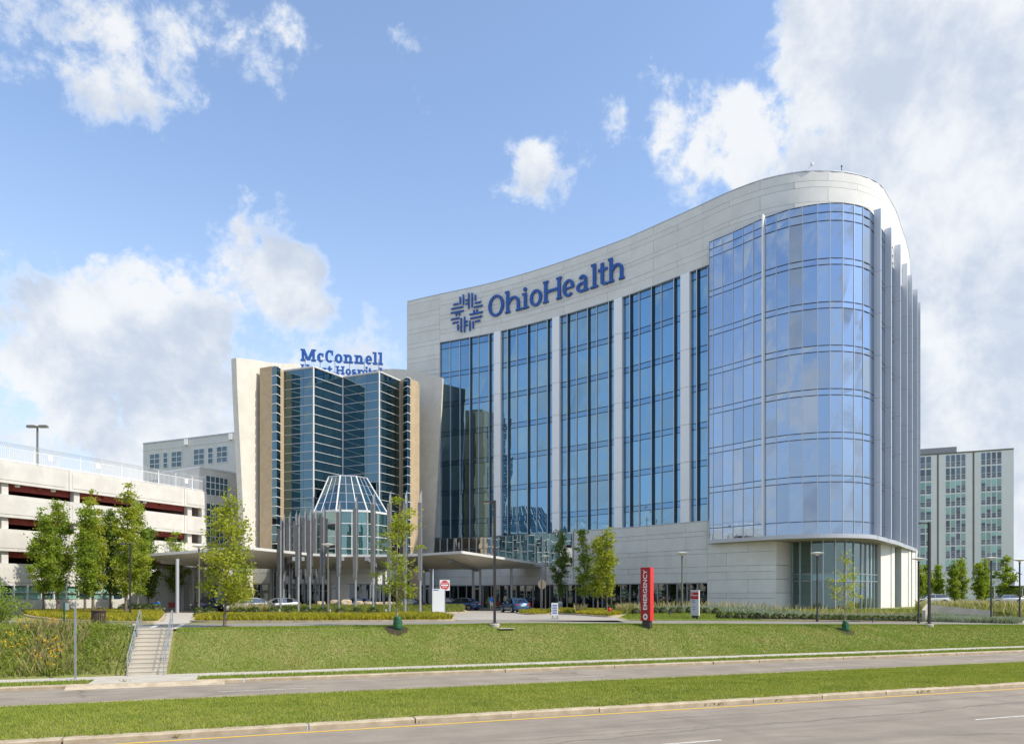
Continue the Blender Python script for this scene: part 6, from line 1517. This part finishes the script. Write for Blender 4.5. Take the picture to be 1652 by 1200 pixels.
# ------------------------------------------------------------------ cars
def make_car(lab, loc, rz, paint, kind='sedan', L=4.6, grp_='cars parked in the forecourt'):
    t = thing('parked_car' if kind != 'suv' else 'parked_suv', lab, 'car', loc, rz, grp_)
    tall = {'sedan': 1.45, 'hatch': 1.48, 'suv': 1.70}[kind]; bz = {'sedan': .0, 'hatch': .02, 'suv': .14}[kind]
    xs = [0, .02, .07, .16, .28, .42, .56, .70, .82, .92, .975, 1.0]
    tp = {'sedan': [.56, .66, .72, .79, .88, .92, .94, .95, .96, .95, .90, .70], 'hatch': [.55, .66, .73, .80, .88, .92, .94, .96, .98, .99, .96, .72], 'suv': [.62, .76, .84, .90, .96, .99, 1.0, 1.02, 1.03, 1.03, 1.0, .75]}[kind]
    hw = [.56, .68, .79, .86, .885, .89, .89, .89, .875, .84, .76, .62]
    lo = [.34, .26, .22, .20, .20, .20, .20, .20, .20, .22, .28, .36]
    V = []; n = 11
    for x_, z_, w_, l_ in zip(xs, tp, hw, lo):
        z_ += bz; l_ += bz; m1 = l_ + (z_ - l_) * .55
        prof = [(0, l_), (.80 * w_, l_), (.97 * w_, l_ + .12), (w_, m1), (.975 * w_, z_ - .10), (.90 * w_, z_ - .015), (0, z_ + .025)]
        ring = [(-a, b) for a, b in prof] + [(a, b) for a, b in prof[::-1]][1:-1]
        V += [((x_ - .5) * L, a, b) for a, b in ring]
    nr = 12; mb = MB(); fs = [tuple(range(nr)), tuple(range((len(xs) - 1) * nr, len(xs) * nr))[::-1]]
    for i in range(len(xs) - 1):
        for k in range(nr): fs.append((i * nr + k, (i + 1) * nr + k, (i + 1) * nr + (k + 1) % nr, i * nr + (k + 1) % nr))
    mb.add(V, fs); body = mb.build('body', M[paint], t, smooth=38)
    cab = {'sedan': (.27, .42, .70, .88, .60), 'hatch': (.24, .40, .80, .985, .61), 'suv': (.25, .37, .86, .985, .66)}[kind]
    zb = (.88 if kind != 'suv' else .97) + bz - .02; a0, a1, b1, b0, wt = cab
    def X(q): return (q - .5) * L
    lo4 = [(X(a0), -.80, zb), (X(b0), -.78, zb + .03), (X(b0), .78, zb + .03), (X(a0), .80, zb)]; hi4 = [(X(a1), -wt, tall - .05), (X(b1), -wt, tall - .06), (X(b1), wt, tall - .06), (X(a1), wt, tall - .05)]
    MB().add(lo4 + hi4, [(3, 2, 1, 0), (4, 5, 6, 7), (0, 1, 5, 4), (1, 2, 6, 5), (2, 3, 7, 6), (3, 0, 4, 7)]).build('windows', M['car_glass'], t)
    # roof skin, slightly crowned, and pillars
    rv = []
    for q, dz in ((a1 - .012, -.05), (a1 + (b1 - a1) * .3, .0), (a1 + (b1 - a1) * .7, .0), (b1 + .012, -.055)):
        for yy, dy in ((-wt - .02, -.03), (-wt * .6, .0), (wt * .6, .0), (wt + .02, -.03)): rv.append((X(q), yy, tall + dz + dy))
    rm = MB(); rm.add(rv + [(p[0], p[1], p[2] - .035) for p in rv], [(i * 4 + k, i * 4 + k + 1, i * 4 + 5 + k, i * 4 + 4 + k) for i in range(3) for k in range(3)] + [(16 + i * 4 + k, 16 + i * 4 + 4 + k, 16 + i * 4 + 5 + k, 16 + i * 4 + k + 1) for i in range(3) for k in range(3)] + [(k, k + 16, k + 17, k + 1) for k in range(3)] + [(12 + k, 13 + k, 29 + k, 28 + k) for k in range(3)] + [(i * 4, i * 4 + 4, i * 4 + 20, i * 4 + 16) for i in range(3)] + [(i * 4 + 3, i * 4 + 19, i * 4 + 23, i * 4 + 7) for i in range(3)])
    rm.build('roof', M[paint], t, smooth=50)
    for s_ in (-1, 1):
        MB().bar((X(a0) - .01, s_ * .80, zb), (X(a1) - .01, s_ * wt, tall - .05), .07, .05).bar((X(b0) + .005, s_ * .78, zb + .03), (X(b1) + .01, s_ * wt, tall - .06), .12, .06).bar((X(.55), s_ * .805, zb), (X(.56), s_ * (wt + .005), tall - .05), .06, .03).build('pillars', M[paint], t)
        MB().box((X(a0 + .05), s_ * .98, zb + .07), (.14, .2, .13)).build('mirror', M[paint], t)
        MB().box((X(.985), s_ * .60, .80 + bz), (.08, .30, .16)).build('taillight', M['lens_red'], t)
        MB().box((X(.022), s_ * .58, .64 + bz), (.12, .30, .12)).build('headlight', M['lens_clear'], t)
        for q in (.185, .80):
            w = empty('wheel', (X(q), s_ * .80, .32), parent=t)
            MB().tube([(0, -.11, 0), (0, .11, 0)], .325, 20).build('tyre', M['rubber'], w, True)
            MB().tube([(0, s_ * .10, 0), (0, s_ * .125, 0)], .21, 14).build('rim', M['rim'], w, True)
            MB().tube([(X(q) * 0, -.06, .03), (0, .10 * s_, .03)], .38, 18).build('wheel_arch', M['black'], w, True)
    MB().box((X(1.0) - .0, 0, .72 + bz), (.05, .50, .13)).build('licence_plate', M['plate'], t)
    MB().box((X(.0) + .02, 0, .45 + bz), (.06, .9, .16)).build('grille', M['black_plastic'], t)
    return t
# local -X is the front
def car_at(lab, px, Y, rz, *a, **k):
    x, y = PY(px, Y); return make_car(lab, (x, y, .032), R(rz), *a, **k)
car_at('blue saloon parked under the canopy beside the notice board', 746, 85.5, -28, 'paint_blue')
car_at('blue saloon seen from behind near the right end of the canopy', 831, 75, -70, 'paint_blue')
car_at('dark navy off-roader facing out under the canopy', 346, 75, 55, 'paint_navy', 'suv', L=4.5)
car_at('white hatchback parked right of the navy off-roader', 397, 75, 28, 'paint_white', 'hatch', L=4.3)
car_at('silver hatchback half hidden behind the leftmost pylons', 449, 77.2, 30, 'paint_silver', 'hatch', L=4.3)
car_at('pale blue saloon behind the boulders', 577, 87, 5, 'paint_pale_blue') if False else make_car('pale blue saloon behind the boulders', (*PY(577, 82.3), .032), R(4), 'paint_pale_blue')
make_car('dark saloon behind the last pylons', (*PY(655, 83.5), .032), R(-6), 'paint_navy')
make_car('maroon saloon half hidden behind the notice board', (*PY(716, 92), .032), R(-20), 'paint_maroon')
p = GC.off(27.5, -3.5); make_car('silver car parked on the middle garage deck at the left', (p[0], p[1], 7.02), math.atan2(gd.y, gd.x), 'paint_silver', 'hatch', grp_='cars in the garage')
p = GC.off(45.5, -2.6); make_car('silver car nose out on the middle garage deck behind the trees', (p[0], p[1], 7.02), math.atan2(gd.y, gd.x) - R(90), 'paint_silver', 'sedan', grp_='cars in the garage')
x, y = PY(1503, 105); make_car('white car parked beyond the planter wall right of the tower', (x, y, ground(x, y) + .02), R(-12), 'paint_white', 'hatch', grp_='cars right of the tower')
x, y = PY(1622, 108); make_car('silver car parked behind the rightmost clipped tree', (x, y, ground(x, y) + .02), R(-8), 'paint_silver', 'sedan', grp_='cars right of the tower')

# ------------------------------------------------------------------ people
def cloth(name, c): return mat(name, c, .85)
cloth('shirt_blue', (.02, .16, .50)); cloth('shorts_pale', (.50, .48, .44)); cloth('trousers', (.05, .055, .07)); mat('skin', (.45, .27, .18), .6); cloth('hair_dark', (.03, .02, .015)); cloth('shoe', (.12, .11, .10)); cloth('tee_green', (.05, .20, .12))
def skin_body(name, V, E, Rr, paint, parent, mats):
    me = bpy.data.meshes.new(name); me.from_pydata(V, E, []); ob = bpy.data.objects.new(name, me); COL.objects.link(ob)
    sm = ob.modifiers.new('skin', 'SKIN'); sk = me.skin_vertices[0].data if me.skin_vertices else None
    if sk is None:
        bm = bmesh.new(); bm.from_mesh(me); bm.verts.layers.skin.verify(); bm.to_mesh(me); bm.free(); sk = me.skin_vertices[0].data
    for i, r in enumerate(Rr): sk[i].radius = (r if isinstance(r, tuple) else (r, r)); sk[i].use_root = (i == 0)
    ss_ = ob.modifiers.new('sub', 'SUBSURF'); ss_.levels = 2; ss_.render_levels = 2
    dg = bpy.context.evaluated_depsgraph_get(); m2 = bpy.data.meshes.new_from_object(ob.evaluated_get(dg)); bpy.data.objects.remove(ob)
    m2.materials.clear()
    for q in mats: m2.materials.append(M[q])
    for p in m2.polygons: p.material_index = paint(p.center); p.use_smooth = True
    m2.name = name; return link(name, m2, None, parent)
def person_parts(t, head, hr=.105):
    MB().lathe([(.02, .02), (.085, .0), (.112, .06), (.105, .12), (.06, .16), (.01, .172)], 12, (head[0], head[1] + .015, head[2] - .02)).build('hair', M['hair_dark'], t, True)
def fingers(t, wrist, d, m='skin'):
    w = Vector(wrist); d = Vector(d).normalized(); s_ = d.cross(Vector((0, 1, .2))).normalized(); mb = MB()
    mb.tube([w, w + d * .05, w + d * .09], [.03, .042, .036], 8)
    for k, L in enumerate((.065, .078, .074, .058)):
        b = w + d * .085 + s_ * (k - 1.5) * .02; mb.tube([b, b + d * L * .55, b + d * L * .9 + Vector((0, -.025, 0))], [.010, .0095, .008], 6)
    b = w + d * .03 + s_ * -.035; mb.tube([b, b + d * .04 - s_ * .03, b + d * .07 - s_ * .035], [.012, .011, .009], 6)
    mb.build('hand', M[m], t, True)
# standing person in blue by the cars
x, y = PY(793, 82.5); t = thing('person', 'person standing in blue shirt and pale shorts beside the lamp post', 'person', (x, y, .035), R(20))
V = [(0, 0, .95), (0, 0, 1.12), (0, 0, 1.32), (0, .01, 1.46), (0, -.01, 1.53), (0, -.02, 1.62), (0, -.02, 1.70),
     (.17, 0, 1.42), (.24, .02, 1.16), (.22, -.10, .96), (-.17, 0, 1.42), (-.25, .0, 1.17), (-.22, -.16, 1.02),
     (.10, 0, .88), (.11, -.02, .50), (.11, .02, .10), (.12, -.10, .05), (-.10, 0, .88), (-.11, -.03, .50), (-.12, .03, .10), (-.13, -.09, .05)]
E = [(0, 1), (1, 2), (2, 3), (3, 4), (4, 5), (5, 6), (2, 7), (7, 8), (8, 9), (2, 10), (10, 11), (11, 12), (0, 13), (13, 14), (14, 15), (15, 16), (0, 17), (17, 18), (18, 19), (19, 20)]
Rr = [(.15, .11), (.14, .10), (.17, .11), .07, .055, (.08, .095), (.07, .085), .065, .05, .032, .065, .05, .032, .09, .062, .042, .04, .09, .062, .042, .04]
def pt1(c):
    if c.z > 1.50: return 1
    if c.z < .075: return 3
    if c.z > .94: return 1 if (abs(c.x) > .19 and c.z < 1.12) else 0
    if c.z > .52: return 2 if abs(c.x) < .215 else 1
    return 1
skin_body('body', V, E, Rr, pt1, t, ['shirt_blue', 'skin', 'shorts_pale', 'shoe']); person_parts(t, (0, -.02, 1.66)); fingers(t, (.22, -.105, .96), (0, -.1, -1)); fingers(t, (-.22, -.165, 1.02), (.0, -.6, -.7))
# smaller figure in green
x, y = PY(788.5, 83.2); t = thing('person', 'slim figure in green clothes just left of the person in blue', 'person', (x, y, .035), R(-30)); t.scale = (.92, .92, .92)
skin_body('body', V, E, Rr, lambda c: 1 if c.z > 1.5 else (3 if c.z < .075 else (1 if (abs(c.x) > .19 and .9 < c.z < 1.1) else (0 if c.z > .94 else 2))), t, ['tee_green', 'skin', 'tee_green', 'shoe']); person_parts(t, (0, -.02, 1.66)); fingers(t, (.22, -.105, .96), (0, -.1, -1)); fingers(t, (-.22, -.165, 1.02), (.0, -.6, -.7))
# seated person reading
x, y = PY(254, 71.5); bt = thing('garden_bench', 'low concrete bench under the seated reader', 'bench', (x - .05, y + .12, .05), R(-20))
MB().box((0, 0, .41), (1.5, .48, .09)).build('seat', M['walk_concrete'], bt)
for s_ in (-.55, .55): MB().box((s_, 0, .18), (.12, .42, .37)).build('leg', M['walk_concrete'], bt)
t = thing('person', 'seated person in a bright blue shirt bent over a paper', 'person', (x, y, .05), R(28))
V = [(0, .10, .56), (0, .04, .74), (0, -.08, .96), (0, -.17, 1.07), (0, -.24, 1.12), (0, -.30, 1.18), (0, -.33, 1.25),
     (.17, -.08, 1.02), (.25, -.18, .78), (.10, -.40, .74), (-.17, -.08, 1.02), (-.25, -.18, .78), (-.10, -.40, .74),
     (.11, -.05, .54), (.13, -.40, .54), (.13, -.42, .10), (.13, -.54, .05), (-.11, -.05, .54), (-.13, -.40, .54), (-.13, -.42, .10), (-.13, -.54, .05)]
skin_body('body', V, E, Rr, lambda c: 3 if c.z < .075 else (2 if (c.z < .62 and c.y > -.60) else (1 if (c.y < -.215 and c.z > .64) else 0)), t, ['shirt_blue', 'skin', 'trousers', 'shoe'])
MB().lathe([(.02, .0), (.085, .0), (.112, .06), (.105, .12), (.06, .16), (.01, .172)], 12, (0, -.295, 1.20)).build('hair', M['hair_dark'], t, True)
fingers(t, (.10, -.40, .74), (-.3, -1, 0)); fingers(t, (-.10, -.40, .74), (.3, -1, 0))
o = MB().box((0, 0, 0), (.34, .24, .012)).build('newspaper', M['sign_white'], None, loc=(x + math.sin(R(28)) * .50, y - math.cos(R(28)) * .50, .83), rz=R(28)); o.rotation_euler = (R(25), 0, R(28)); tag(o, 'white paper held by the seated person in blue', 'newspaper')
